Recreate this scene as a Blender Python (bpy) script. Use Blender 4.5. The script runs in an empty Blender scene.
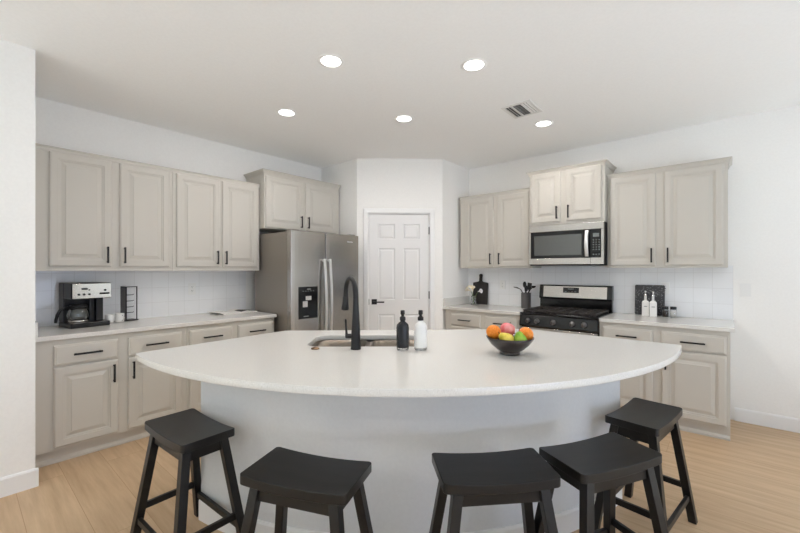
import bpy, bmesh, math, random
from mathutils import Vector, Matrix

R = math.radians
scene = bpy.context.scene
COL = scene.collection
random.seed(7)

# ------------------------------------------------------------------ camera
TH = R(40.65)
cam_d = bpy.data.cameras.new('camera')
cam = bpy.data.objects.new('camera', cam_d)
COL.objects.link(cam)
cam.location = (0, 0, 1.36)
cam.rotation_euler = (R(90), 0, TH)
cam_d.sensor_width = 36
cam_d.lens = 382 / 800 * 36
cam_d.shift_y = 3.5 / 800
cam_d.clip_start = 0.02
scene.camera = cam

# ------------------------------------------------------------------ view
vs = scene.view_settings
vs.view_transform = 'Standard'
vs.look = 'None'
vs.gamma = 1
vs.use_curve_mapping = False
vs.exposure = -0.05
scene.cycles.max_bounces = 14
scene.cycles.diffuse_bounces = 8
scene.cycles.transparent_max_bounces = 16
scene.cycles.sample_clamp_indirect = 6
scene.cycles.caustics_reflective = False
scene.cycles.caustics_refractive = False
scene.cycles.use_denoising = True

# ------------------------------------------------------------------ world: soft daylight sky
w = bpy.data.worlds.new('sky')
scene.world = w
w.use_nodes = True
bg = w.node_tree.nodes['Background']
bg.inputs[0].default_value = (0.80, 0.90, 1.0, 1)
bg.inputs[1].default_value = 0.15

# daylight coming through the windows behind the camera
def area(name, loc, rot, sx, sy, power, colr, spread=180):
    d = bpy.data.lights.new(name, 'AREA')
    d.shape = 'RECTANGLE'
    d.size = sx
    d.size_y = sy
    d.energy = power
    d.color = colr
    d.spread = R(spread)
    o = bpy.data.objects.new(name, d)
    o.location = loc
    o.rotation_euler = rot
    COL.objects.link(o)
    return o

area('daylight', (3.95, 0.4, 1.35), (R(90), 0, R(90)), 3.3, 2.3, 4, (0.80, 0.90, 1.0))
area('daylight', (0.1, -4.45, 1.35), (R(90), 0, 0), 4.0, 2.3, 3, (0.86, 0.93, 1.0))
# extra lamp at the right window, tilted up to brighten the ceiling
area('ceiling_fill', (3.93, 0.4, 0.75), (R(135), 0, R(90)), 3.3, 1.1, 76, (0.65, 0.745, 1.0))
SUN_W = 17.0
sd_ = bpy.data.lights.new('sun', 'SUN')  # sun added to beam through the unseen windows and brighten the ceiling
sd_.energy = SUN_W
sd_.angle = R(1.5)
sd_.color = (0.86, 0.985, 1.0)
so_ = bpy.data.objects.new('sun', sd_)
so_.rotation_euler = Vector((-.52, .58, -.55)).to_track_quat('-Z', 'Y').to_euler()
so_.location = (6, -6, 5)
COL.objects.link(so_)
LAMP_W = 6.6
LAMP_C = (1.0, 0.94, 0.91)

# ------------------------------------------------------------------ materials
def lin(c):
    return tuple((v / 255 / 12.92) if v / 255 <= 0.04045 else ((v / 255 + 0.055) / 1.055) ** 2.4 for v in c)

def mat(name, rgb, rough=0.5, metal=0.0, spec=0.5, trans=0.0, ior=1.45, coat=0.0):
    m = bpy.data.materials.new(name)
    m.use_nodes = True
    b = m.node_tree.nodes['Principled BSDF']
    b.inputs['Base Color'].default_value = (*lin(rgb), 1)
    b.inputs['Roughness'].default_value = rough
    b.inputs['Metallic'].default_value = metal
    b.inputs['Specular IOR Level'].default_value = spec
    b.inputs['Transmission Weight'].default_value = trans
    b.inputs['IOR'].default_value = ior
    b.inputs['Coat Weight'].default_value = coat
    return m

def nd(m, t, **k):
    n = m.node_tree.nodes.new(t)
    for a, v in k.items():
        setattr(n, a, v)
    return n

def lk(m, a, b):
    m.node_tree.links.new(a, b)

def add_noise(m, scale, c1, c2, lo=0.4, hi=0.6, detail=3, stretch=(1, 1, 1), bump=0.0, bdist=0.002, rough=None):
    """mottles the base colour between c1 and c2 and optionally bumps it"""
    b = m.node_tree.nodes['Principled BSDF']
    tc = nd(m, 'ShaderNodeTexCoord')
    mp = nd(m, 'ShaderNodeMapping')
    mp.inputs['Scale'].default_value = stretch
    lk(m, tc.outputs['Object'], mp.inputs[0])
    n = nd(m, 'ShaderNodeTexNoise')
    n.inputs['Scale'].default_value = scale
    n.inputs['Detail'].default_value = detail
    lk(m, mp.outputs[0], n.inputs['Vector'])
    r = nd(m, 'ShaderNodeValToRGB')
    r.color_ramp.elements[0].position = lo
    r.color_ramp.elements[1].position = hi
    r.color_ramp.elements[0].color = (*lin(c1), 1)
    r.color_ramp.elements[1].color = (*lin(c2), 1)
    lk(m, n.outputs['Fac'], r.inputs[0])
    lk(m, r.outputs[0], b.inputs['Base Color'])
    if bump:
        bp = nd(m, 'ShaderNodeBump')
        bp.inputs['Strength'].default_value = bump
        bp.inputs['Distance'].default_value = bdist
        lk(m, n.outputs['Fac'], bp.inputs['Height'])
        lk(m, bp.outputs[0], b.inputs['Normal'])
    return m

WALLC = (243, 244, 242)
M = {}
M['wall'] = add_noise(mat('wall_paint', WALLC, 0.75, spec=0.3), 60, (242, 241, 238), (244, 243, 240), bump=0.12, bdist=0.003)
M['ceiling'] = add_noise(mat('ceiling_paint', (238, 237, 234), 0.85, spec=0.2), 50, (249, 249, 248), (251, 251, 250), bump=0.12, bdist=0.003)
M['island'] = add_noise(mat('island_paint', (222, 223, 223), 0.7, spec=0.3), 60, (221, 222, 222), (223, 224, 224), bump=0.12, bdist=0.003)
M['trim'] = mat('trim_paint', (240, 240, 239), 0.4)
M['door'] = mat('door_paint', (230, 230, 229), 0.42)
M['cab'] = mat('greige_cabinet_paint', (201, 197, 188), 0.42)
M['black'] = mat('matte_black_metal', (22, 22, 23), 0.42, spec=0.5)
M['steel'] = mat('brushed_steel', (186, 182, 177), 0.24, metal=1.0)
M['sink_steel'] = mat('sink_steel', (120, 112, 102), 0.38, metal=1.0)
M['steel_light'] = mat('satin_steel_handle', (226, 226, 225), 0.38, metal=0.85)
M['fridge_side'] = mat('grey_fridge_side', (150, 143, 135), 0.4, metal=0.65)
M['black_gloss'] = mat('black_gloss_enamel', (13, 13, 14), 0.16)
M['black_glass'] = mat('dark_oven_glass', (58, 60, 56), 0.05, spec=0.9, coat=1.0)
M['dark_plastic'] = mat('black_plastic', (20, 20, 22), 0.32)
M['iron'] = mat('cast_iron', (52, 48, 46), 0.6)
M['white_plastic'] = mat('white_plastic', (238, 238, 236), 0.4)
M['slot'] = mat('dark_slot', (60, 58, 56), 0.7)
M['ceramic'] = mat('white_ceramic', (240, 239, 236), 0.22, coat=0.3)
M['soap_black'] = mat('black_soap_bottle', (32, 34, 38), 0.25)
M['soap_white'] = mat('white_soap_bottle', (240, 240, 238), 0.3)
M['glass'] = mat('clear_glass', (250, 252, 251), 0.02, trans=1.0, ior=1.45)
M['bowl'] = add_noise(mat('dark_brown_bowl', (36, 30, 28), 0.28, coat=0.3), 20, (30, 26, 25), (52, 42, 38))
M['orange'] = add_noise(mat('orange_peel', (240, 140, 40), 0.45), 120, (232, 128, 30), (246, 152, 52), bump=0.35, bdist=0.002)
M['pink'] = add_noise(mat('pink_apple_skin', (232, 130, 140), 0.35), 22, (222, 88, 96), (240, 172, 170), lo=.35, hi=.68)
M['pear_y'] = add_noise(mat('yellow_pear_skin', (222, 200, 60), 0.4), 18, (196, 178, 48), (240, 216, 96))
M['pear_g'] = add_noise(mat('green_pear_skin', (140, 185, 50), 0.4), 14, (112, 172, 40), (176, 206, 76))
M['stem'] = mat('brown_stem', (88, 62, 38), 0.7)
M['stemg'] = mat('green_stem', (104, 124, 74), 0.6)
M['lily'] = mat('cream_petal', (243, 232, 208), 0.5)
M['lily_w'] = mat('white_petal', (243, 241, 240), 0.5)
M['board'] = add_noise(mat('black_wood_board', (36, 33, 31), 0.55), 30, (32, 29, 28), (44, 40, 37), stretch=(1, 1, .12))
M['crock'] = mat('dark_grey_crock', (104, 102, 102), 0.28, metal=0.55)
M['pepper'] = add_noise(mat('peppercorns', (58, 54, 52), 0.7), 200, (30, 28, 28), (92, 86, 82))
M['salt'] = mat('white_salt', (238, 236, 232), 0.7)
M['bronze'] = mat('bronze_cap', (122, 98, 74), 0.35, metal=0.8)
M['paper'] = mat('magazine_paper', (236, 234, 228), 0.5)
M['stool'] = add_noise(mat('black_painted_wood', (23, 22, 22), 0.36, spec=0.5), 25, (18, 17, 17), (26, 25, 24), stretch=(.2, 1, 1))
M['chrome'] = mat('polished_chrome', (212, 210, 206), 0.14, metal=1.0)
M['coffee_glass'] = mat('coffee_carafe_glass', (236, 240, 240), 0.02, trans=0.9)
M['led_amber'] = mat('grey_display', (120, 126, 126), 0.3)
M['reflector'] = add_noise(mat('reflector_white', (243, 243, 243), 0.95, spec=0.1), 150, (238, 238, 240), (246, 246, 247), bump=.4, bdist=.004)  # surface of the unseen sheets that bounce sunlight upwards
M['vent'] = mat('vent_white', (232, 231, 228), 0.5)
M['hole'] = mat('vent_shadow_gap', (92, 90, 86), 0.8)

lm = mat('lamp_lens', (255, 250, 240), 0.5)
b = lm.node_tree.nodes['Principled BSDF']
b.inputs['Emission Color'].default_value = (1, 0.97, 0.92, 1)
b.inputs['Emission Strength'].default_value = 6
M['lens'] = lm

# window panes: thin glass
gm = bpy.data.materials.new('window_glass')
gm.use_nodes = True
nt = gm.node_tree
nt.nodes.remove(nt.nodes['Principled BSDF'])
tr = nt.nodes.new('ShaderNodeBsdfTransparent')
gl = nt.nodes.new('ShaderNodeBsdfGlossy')
gl.inputs['Roughness'].default_value = 0.02
mx = nt.nodes.new('ShaderNodeMixShader')
mx.inputs[0].default_value = 0.06
nt.links.new(tr.outputs[0], mx.inputs[1])
nt.links.new(gl.outputs[0], mx.inputs[2])
nt.links.new(mx.outputs[0], nt.nodes['Material Output'].inputs[0])
M['pane'] = gm
def thin_glass(name, tint):
    m = bpy.data.materials.new(name)
    m.use_nodes = True
    nt = m.node_tree
    nt.nodes.remove(nt.nodes['Principled BSDF'])
    tr = nt.nodes.new('ShaderNodeBsdfTransparent')
    tr.inputs[0].default_value = (*tint, 1)
    gl = nt.nodes.new('ShaderNodeBsdfGlossy')
    gl.inputs['Roughness'].default_value = 0.03
    lw = nt.nodes.new('ShaderNodeLayerWeight')
    lw.inputs['Blend'].default_value = .25
    mx = nt.nodes.new('ShaderNodeMixShader')
    ad = nt.nodes.new('ShaderNodeMath')
    ad.operation = 'MULTIPLY_ADD'
    ad.inputs[1].default_value = .75
    ad.inputs[2].default_value = .06
    nt.links.new(lw.outputs['Fresnel'], ad.inputs[0])
    nt.links.new(ad.outputs[0], mx.inputs[0])
    nt.links.new(tr.outputs[0], mx.inputs[1])
    nt.links.new(gl.outputs[0], mx.inputs[2])
    nt.links.new(mx.outputs[0], nt.nodes['Material Output'].inputs[0])
    return m
M['glass'] = thin_glass('clear_glass', (.985, .99, .99))
M['coffee_glass'] = thin_glass('carafe_glass', (.90, .93, .94))

# speckled white quartz
def quartz():
    m = mat('white_quartz', (232, 229, 222), 0.16, spec=0.5)
    b = m.node_tree.nodes['Principled BSDF']
    tc = nd(m, 'ShaderNodeTexCoord')
    n1 = nd(m, 'ShaderNodeTexNoise')
    n1.inputs['Scale'].default_value = 180
    n1.inputs['Detail'].default_value = 2
    lk(m, tc.outputs['Object'], n1.inputs['Vector'])
    r1 = nd(m, 'ShaderNodeValToRGB')
    e = r1.color_ramp.elements
    e[0].position = .30
    e[0].color = (*lin((212, 210, 204)), 1)
    e[1].position = .46
    e[1].color = (*lin((222, 220, 215)), 1)
    x = e.new(.66)
    x.color = (*lin((225, 223, 218)), 1)
    x = e.new(.76)
    x.color = (*lin((246, 245, 242)), 1)
    lk(m, n1.outputs['Fac'], r1.inputs[0])
    lk(m, r1.outputs[0], b.inputs['Base Color'])
    return m
M['quartz'] = quartz()

# dark speckled granite board
def granite():
    m = mat('speckled_granite', (70, 70, 72), 0.35)
    b = m.node_tree.nodes['Principled BSDF']
    tc = nd(m, 'ShaderNodeTexCoord')
    v = nd(m, 'ShaderNodeTexVoronoi')
    v.inputs['Scale'].default_value = 75
    lk(m, tc.outputs['Object'], v.inputs['Vector'])
    r1 = nd(m, 'ShaderNodeValToRGB')
    e = r1.color_ramp.elements
    e[0].position = .16
    e[0].color = (*lin((168, 168, 168)), 1)
    e[1].position = .30
    e[1].color = (*lin((62, 62, 64)), 1)
    lk(m, v.outputs['Distance'], r1.inputs[0])
    lk(m, r1.outputs[0], b.inputs['Base Color'])
    return m
M['granite'] = granite()

# square glazed tile; u axis along 'X' or 'Y'
def tile(name, axis, u0, wave):
    m = mat(name, (232, 234, 236), 0.12, spec=0.5)
    b = m.node_tree.nodes['Principled BSDF']
    tc = nd(m, 'ShaderNodeTexCoord')
    sp = nd(m, 'ShaderNodeSeparateXYZ')
    lk(m, tc.outputs['Object'], sp.inputs[0])
    a = nd(m, 'ShaderNodeMath', operation='SUBTRACT')
    a.inputs[1].default_value = u0
    lk(m, sp.outputs[axis], a.inputs[0])
    z = nd(m, 'ShaderNodeMath', operation='SUBTRACT')
    z.inputs[1].default_value = 0.905
    lk(m, sp.outputs['Z'], z.inputs[0])
    cb = nd(m, 'ShaderNodeCombineXYZ')
    lk(m, a.outputs[0], cb.inputs[0])
    lk(m, z.outputs[0], cb.inputs[1])
    br = nd(m, 'ShaderNodeTexBrick')
    br.offset = 0
    br.inputs['Scale'].default_value = 1
    br.inputs['Brick Width'].default_value = .143
    br.inputs['Row Height'].default_value = .143
    br.inputs['Mortar Size'].default_value = .0014
    br.inputs['Mortar Smooth'].default_value = .3
    br.inputs['Color1'].default_value = (*lin((240, 241, 242)), 1)
    br.inputs['Color2'].default_value = (*lin((244, 245, 246)), 1)
    br.inputs['Mortar'].default_value = (*lin((222, 222, 221)), 1)
    lk(m, cb.outputs[0], br.inputs['Vector'])
    lk(m, br.outputs['Color'], b.inputs['Base Color'])
    n = nd(m, 'ShaderNodeTexNoise')
    n.inputs['Scale'].default_value = 17
    n.inputs['Detail'].default_value = 1
    lk(m, tc.outputs['Object'], n.inputs['Vector'])
    mu = nd(m, 'ShaderNodeMath', operation='MULTIPLY')
    mu.inputs[1].default_value = wave
    lk(m, n.outputs['Fac'], mu.inputs[0])
    su = nd(m, 'ShaderNodeMath', operation='SUBTRACT')
    lk(m, mu.outputs[0], su.inputs[0])
    lk(m, br.outputs['Fac'], su.inputs[1])
    bp = nd(m, 'ShaderNodeBump')
    bp.inputs['Strength'].default_value = .30
    bp.inputs['Distance'].default_value = .002
    lk(m, su.outputs[0], bp.inputs['Height'])
    lk(m, bp.outputs[0], b.inputs['Normal'])
    return m
M['tile_y'] = tile('glazed_white_tile', 'Y', 1.227, 2.6)
M['tile_x'] = tile('glazed_white_tile', 'X', 0.034, 0.6)

# wide oak planks running along x
def planks():
    m = mat('oak_plank_floor', (205, 172, 134), 0.42, spec=0.4)
    b = m.node_tree.nodes['Principled BSDF']
    tc = nd(m, 'ShaderNodeTexCoord')
    mp = nd(m, 'ShaderNodeMapping')
    mp.inputs['Location'].default_value = (.35, -.012, 0)
    lk(m, tc.outputs['Object'], mp.inputs[0])
    br = nd(m, 'ShaderNodeTexBrick')
    br.offset = .37
    br.inputs['Scale'].default_value = 1
    br.inputs['Brick Width'].default_value = 1.5
    br.inputs['Row Height'].default_value = .23
    br.inputs['Mortar Size'].default_value = .0013
    br.inputs['Mortar Smooth'].default_value = .2
    br.inputs['Color1'].default_value = (0, 0, 0, 1)
    br.inputs['Color2'].default_value = (1, 1, 1, 1)
    lk(m, mp.outputs[0], br.inputs['Vector'])
    mp2 = nd(m, 'ShaderNodeMapping')
    mp2.inputs['Scale'].default_value = (1.1, 14, 1)
    lk(m, tc.outputs['Object'], mp2.inputs[0])
    # shift the grain from plank to plank
    ad = nd(m, 'ShaderNodeVectorMath', operation='ADD')
    sc_ = nd(m, 'ShaderNodeVectorMath', operation='SCALE')
    sc_.inputs['Scale'].default_value = 9
    lk(m, br.outputs['Color'], sc_.inputs[0])
    lk(m, mp2.outputs[0], ad.inputs[0])
    lk(m, sc_.outputs[0], ad.inputs[1])
    n = nd(m, 'ShaderNodeTexNoise')
    n.inputs['Scale'].default_value = 1.6
    n.inputs['Detail'].default_value = 6
    n.inputs['Roughness'].default_value = .62
    lk(m, ad.outputs[0], n.inputs['Vector'])
    r = nd(m, 'ShaderNodeValToRGB')
    e = r.color_ramp.elements
    e[0].position = .3
    e[0].color = (*lin((186, 157, 124)), 1)
    e[1].position = .72
    e[1].color = (*lin((214, 187, 154)), 1)
    lk(m, n.outputs['Fac'], r.inputs[0])
    mx = nd(m, 'ShaderNodeMix', data_type='RGBA')
    mx.blend_type = 'MULTIPLY'
    mx.inputs[0].default_value = 1
    r2 = nd(m, 'ShaderNodeValToRGB')
    r2.color_ramp.elements[0].color = (.93, .91, .89, 1)
    r2.color_ramp.elements[1].color = (1, 1, 1, 1)
    lk(m, br.outputs['Color'], r2.inputs[0])
    lk(m, r.outputs[0], mx.inputs[6])
    lk(m, r2.outputs[0], mx.inputs[7])
    mx2 = nd(m, 'ShaderNodeMix', data_type='RGBA')
    lk(m, br.outputs['Fac'], mx2.inputs[0])
    lk(m, mx.outputs[2], mx2.inputs[6])
    mx2.inputs[7].default_value = (*lin((166, 132, 98)), 1)
    lk(m, mx2.outputs[2], b.inputs['Base Color'])
    bp = nd(m, 'ShaderNodeBump')
    bp.inputs['Strength'].default_value = .08
    bp.inputs['Distance'].default_value = .002
    lk(m, n.outputs['Fac'], bp.inputs['Height'])
    lk(m, bp.outputs[0], b.inputs['Normal'])
    return m
M['floor'] = planks()

# ------------------------------------------------------------------ mesh helpers
class MB:
    """collects shapes into one bmesh; build() links it as one mesh object"""
    def __init__(s):
        s.bm = bmesh.new()
        s.mats = []

    def mi(s, m):
        if m is None:
            return 0
        if m not in s.mats:
            s.mats.append(m)
        return s.mats.index(m)

    def box(s, x0, x1, y0, y1, z0, z1, m=None, bev=0.0):
        t = bmesh.new()
        bmesh.ops.create_cube(t, size=1)
        for v in t.verts:
            v.co = Vector(((x0 + x1) / 2 + v.co.x * (x1 - x0), (y0 + y1) / 2 + v.co.y * (y1 - y0), (z0 + z1) / 2 + v.co.z * (z1 - z0)))
        if bev:
            bmesh.ops.bevel(t, geom=t.edges[:], offset=bev, segments=2, profile=.5, affect='EDGES')
        s.join(t, m)
        return s

    def join(s, t, m=None, mx=None, smooth=None):
        i = s.mi(m)
        vm = {}
        for v in t.verts:
            vm[v] = s.bm.verts.new(mx @ v.co if mx else v.co)
        for f in t.faces:
            try:
                g = s.bm.faces.new([vm[v] for v in f.verts])
                g.material_index = i
                g.smooth = f.smooth if smooth is None else smooth
            except ValueError:
                pass
        t.free()

    def rings(s, loops, m=None, cap0=True, cap1=True, closed=False, smooth=False):
        i = s.mi(m)
        L = [[s.bm.verts.new(p) for p in lp] for lp in loops]
        n = len(L[0])
        pairs = list(zip(L, L[1:])) + ([(L[-1], L[0])] if closed else [])
        for a, c in pairs:
            for k in range(n):
                f = s.bm.faces.new([a[k], a[(k + 1) % n], c[(k + 1) % n], c[k]])
                f.material_index = i
                f.smooth = smooth
        if cap0 and not closed:
            f = s.bm.faces.new(list(reversed(L[0])))
            f.material_index = i
        if cap1 and not closed:
            f = s.bm.faces.new(L[-1])
            f.material_index = i
        return s

    def lathe(s, prof, m=None, c=(0, 0, 0), seg=32, cap0=True, cap1=True, smooth=True, sx=1, sy=1):
        loops = []
        for r, z in prof:
            r = max(r, 1e-4)
            loops.append([(c[0] + sx * r * math.cos(2 * math.pi * k / seg), c[1] + sy * r * math.sin(2 * math.pi * k / seg), c[2] + z) for k in range(seg)])
        return s.rings(loops, m, cap0, cap1, smooth=smooth)

    def tube(s, pts, rad, m=None, seg=12, cap=True, sq=False, smooth=True):
        """round (or square) tube along points; rad one value or one per point"""
        P = [Vector(p) for p in pts]
        if not hasattr(rad, '__len__'):
            rad = [rad] * len(P)
        loops = []
        up = None
        for k, p in enumerate(P):
            d = (P[min(k + 1, len(P) - 1)] - P[max(k - 1, 0)]).normalized()
            if up is None:
                up = Vector((0, 0, 1)) if abs(d.z) < .9 else Vector((1, 0, 0))
                up = (up - d * up.dot(d)).normalized()
            else:
                up = (up - d * up.dot(d)).normalized()
            side = d.cross(up)
            if sq:
                q = [(1, 1), (-1, 1), (-1, -1), (1, -1)]
                loops.append([p + side * (a * rad[k]) + up * (b2 * rad[k]) for a, b2 in q])
            else:
                loops.append([p + (side * math.cos(2 * math.pi * j / seg) + up * math.sin(2 * math.pi * j / seg)) * rad[k] for j in range(seg)])
        return s.rings(loops, m, cap, cap, smooth=smooth and not sq)

    def prism(s, pts, z0, z1, m=None):
        return s.rings([[(x, y, z0) for x, y in pts], [(x, y, z1) for x, y in pts]], m)

    def extr(s, prof, axis, a0, a1, m=None):
        """extrude a 2-D profile along 'x' or 'y'; prof in (other, z)"""
        if axis == 'x':
            return s.rings([[(a0, u, z) for u, z in prof], [(a1, u, z) for u, z in prof]], m)
        return s.rings([[(u, a0, z) for u, z in prof], [(u, a1, z) for u, z in prof]], m)

    def sphere(s, c, r, m=None, sc=(1, 1, 1), seg=24):
        t = bmesh.new()
        bmesh.ops.create_uvsphere(t, u_segments=seg, v_segments=seg // 2, radius=r)
        for v in t.verts:
            v.co = Vector((c[0] + v.co.x * sc[0], c[1] + v.co.y * sc[1], c[2] + v.co.z * sc[2]))
        s.join(t, m, smooth=True)
        return s

    def build(s, name, m=None, parent=None, bevel=0.0, label=None, xf=None):
        bmesh.ops.recalc_face_normals(s.bm, faces=s.bm.faces)
        if xf is not None:
            s.bm.transform(xf)
        me = bpy.data.meshes.new(name)
        s.bm.to_mesh(me)
        s.bm.free()
        ml = s.mats if s.mats else [m]
        for q in ml:
            me.materials.append(M[q] if isinstance(q, str) else q)
        o = bpy.data.objects.new(name, me)
        COL.objects.link(o)
        if parent:
            o.parent = parent
        if bevel:
            md = o.modifiers.new('bevel', 'BEVEL')
            md.width = bevel
            md.segments = 2
            md.limit_method = 'ANGLE'
            md.angle_limit = R(40)
        if label:
            o['label'] = label
        return o

def struct(o, label=None):
    o['kind'] = 'structure'
    if label:
        o['label'] = label
    return o

def tag(o, label, cat, group=None):
    o['label'] = label
    o['category'] = cat
    if group:
        o['group'] = group
    return o

def thing(name, label, cat, loc=(0, 0, 0), rz=0, group=None):
    o = bpy.data.objects.new(name, None)
    o.empty_display_size = .1
    o.location = loc
    o.rotation_euler = (0, 0, rz)
    COL.objects.link(o)
    return tag(o, label, cat, group)

def dup(root, loc, rz, label, group=None):
    kids = [o for o in bpy.data.objects if o.parent == root]
    r = root.copy()
    COL.objects.link(r)
    r.location = loc
    r.rotation_euler = (0, 0, rz)
    r['label'] = label
    if group:
        r['group'] = group
    for ch in kids:
        gk = [o for o in bpy.data.objects if o.parent == ch]
        c = ch.copy()
        COL.objects.link(c)
        c.parent = r
        for g in gk:
            d = g.copy()
            COL.objects.link(d)
            d.parent = c
    return r

# ------------------------------------------------------------------ the room
XL, YB, H = -4.19, 4.60, 2.743           # left wall, back wall, ceiling height
CZ = 0.905                               # counter height
XR, YF = 4.0, -4.5                       # the walls behind and beside the camera
WX, WY = -3.305, 0.329                   # near wall block on the left
DX0, DY0, DX1, DY1 = -3.485, 3.24, -2.70, 3.96   # pantry diagonal

struct(MB().box(-4.4, XR + .15, YF - .15, YB + .15, -.1, 0).build('floor', 'floor'), 'light oak plank floor')
struct(MB().box(-4.4, XR + .15, YF - .15, YB + .15, H, H + .1).build('ceiling', 'ceiling'), 'smooth white ceiling')
struct(MB().box(XL - .15, XL, WY, DY0, 0, H).build('wall_left', 'wall'), 'white wall behind the coffee maker counter')
struct(MB().box(DX1, XR + .15, YB, YB + .15, 0, H).build('wall_back', 'wall'), 'white wall behind the range')
struct(MB().box(XL - .15, WX, YF - .15, WY, 0, H).build('wall_near', 'wall'), 'white wall end at the left edge of the photo')

def wall_open(name, axis, c0, c1, a0, a1, o0, o1, z0, z1):
    mb = MB()
    def bx(p0, p1, q0, q1):
        if axis == 'x':
            mb.box(p0, p1, c0, c1, q0, q1)
        else:
            mb.box(c0, c1, p0, p1, q0, q1)
    bx(a0, o0, 0, H)
    bx(o1, a1, 0, H)
    bx(o0, o1, z1, H)
    if z0 > 0:
        bx(o0, o1, 0, z0)
    return struct(mb.build(name, 'wall'))
wall_open('wall_right', 'y', XR, XR + .15, YF, YB, -1.3, 2.1, .12, 2.55)
wall_open('wall_front', 'x', YF - .15, YF, WX, XR, -2.0, 2.2, .12, 2.55)

def window(n, axis, c, o0, o1, z0, z1, nm):  # unseen windows, added to bring daylight and sun into the room
    f = MB()
    g = MB()
    def bx(mb, p0, p1, q0, q1, d0, d1):
        if axis == 'x':
            mb.box(p0, p1, c + d0, c + d1, q0, q1)
        else:
            mb.box(c + d0, c + d1, p0, p1, q0, q1)
    t = .05
    bx(f, o0, o0 + t, z0, z1, .02, .08)
    bx(f, o1 - t, o1, z0, z1, .02, .08)
    bx(f, o0 + t, o1 - t, z0, z0 + t, .02, .08)
    bx(f, o0 + t, o1 - t, z1 - t, z1, .02, .08)
    for k in range(1, nm):
        u = o0 + (o1 - o0) * k / nm
        bx(f, u - t / 2, u + t / 2, z0 + t, z1 - t, .02, .08)
    e = struct(f.build('window_%d' % n, 'trim'), 'unseen white framed window behind the camera')
    bx(g, o0 + t, o1 - t, z0 + t, z1 - t, .045, .051)
    g.build('window_pane', 'pane', e)
window(1, 'y', XR, -1.3, 2.1, .12, 2.55, 3)
# the second window sits in the wall in front, its frame on the outer side
window(2, 'x', YF - .1, -2.0, 2.2, .12, 2.55, 3)

# pantry walls
struct(MB().box(XL - .15, DX0 - .0, DY0, DY0 + .1, 0, H).build('wall_pantry_side', 'wall'), 'short white wall beside the fridge')
struct(MB().box(DX1 - .1, DX1, DY1, YB, 0, H).build('wall_pantry_return', 'wall'), 'short white wall left of the cutting board')
DROT = math.atan2(DY1 - DY0, DX1 - DX0)
DL = math.hypot(DX1 - DX0, DY1 - DY0)
DM = Matrix.Translation((DX0, DY0, 0)) @ Matrix.Rotation(DROT, 4, 'Z')
D0, D1, DH = .149, .895, 2.054           # door leaf along the diagonal
mb = MB()
mb.box(0, D0 - .012, 0, .1, 0, H)
mb.box(D1 + .012, DL, 0, .1, 0, H)
mb.box(D0 - .012, D1 + .012, 0, .1, DH + .012, H)
struct(mb.build('wall_pantry', 'wall', xf=DM), 'angled white wall around the pantry door')

# door 1: six-panel leaf, casing, lever, hinges
door = bpy.data.objects.new('door_1', None)
door.matrix_world = DM
COL.objects.link(door)
struct(door, 'white six-panel pantry door with black lever')
DW = D1 - D0
def panel_door(w_, h_, t_, panels):
    """slab facing -y whose panels have a sunk moulding and a raised field"""
    mb = MB()
    xs = sorted({0, w_, *[p[0] for p in panels], *[p[1] for p in panels]})
    zs = sorted({0, h_, *[p[2] for p in panels], *[p[3] for p in panels]})
    ps = {(round(p[0], 4), round(p[2], 4)) for p in panels}
    V = {}
    def v(x, y, z):
        k = (round(x, 5), round(y, 5), round(z, 5))
        if k not in V:
            V[k] = mb.bm.verts.new(k)
        return V[k]
    for i in range(len(xs) - 1):
        for j in range(len(zs) - 1):
            a, c, d, e = xs[i], xs[i + 1], zs[j], zs[j + 1]
            if (round(a, 4), round(d, 4)) in ps:
                rg = [(0, 0), (.008, .009), (.016, .009), (.034, .002)]
                for (i0, y0), (i1, y1) in zip(rg, rg[1:]):
                    A = [(a + i0, y0, d + i0), (c - i0, y0, d + i0), (c - i0, y0, e - i0), (a + i0, y0, e - i0)]
                    B = [(a + i1, y1, d + i1), (c - i1, y1, d + i1), (c - i1, y1, e - i1), (a + i1, y1, e - i1)]
                    for k in range(4):
                        mb.bm.faces.new([v(*A[k]), v(*A[(k + 1) % 4]), v(*B[(k + 1) % 4]), v(*B[k])])
                mb.bm.faces.new([v(*q) for q in B])
            else:
                mb.bm.faces.new([v(a, 0, d), v(c, 0, d), v(c, 0, e), v(a, 0, e)])
    mb.box(0, w_, .011, t_, 0, h_)
    for q in ((0, .0005), (w_ - .0005, w_)):
        mb.box(q[0], q[1], 0, .012, 0, h_)
    mb.box(0, w_, 0, .012, h_ - .0005, h_)
    return mb
st, ml_ = .115, .10
pw = (DW - 2 * st - ml_) / 2
cols = [(st, st + pw), (st + pw + ml_, DW - st)]
rows = [(.20, .80), (.98, 1.62), (1.735, 1.925)]
leaf = panel_door(DW, DH - .01, .036, [(a, c, z0, z1) for a, c in cols for z0, z1 in rows])
leaf.build('door_leaf', 'door', door, xf=Matrix.Translation((D0, .012, .008)))
cs = MB()
cw = .062
prof = lambda s_: [(0, 0), (0, -.012), (.012, -.018), (cw - .006, -.014), (cw, -.008), (cw, 0)]
for side in (0, 1):
    x0 = D0 - .006 if side == 0 else D1 + .006
    sg = -1 if side == 0 else 1
    cs.rings([[(x0 + sg * u, y, 0) for u, y in prof(0)], [(x0 + sg * u, y, DH + .006 + (u)) for u, y in prof(0)]])
cs.rings([[(D0 - .006 - u, y, DH + .006 + u) for u, y in prof(0)], [(D1 + .006 + u, y, DH + .006 + u) for u, y in prof(0)]])
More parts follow.
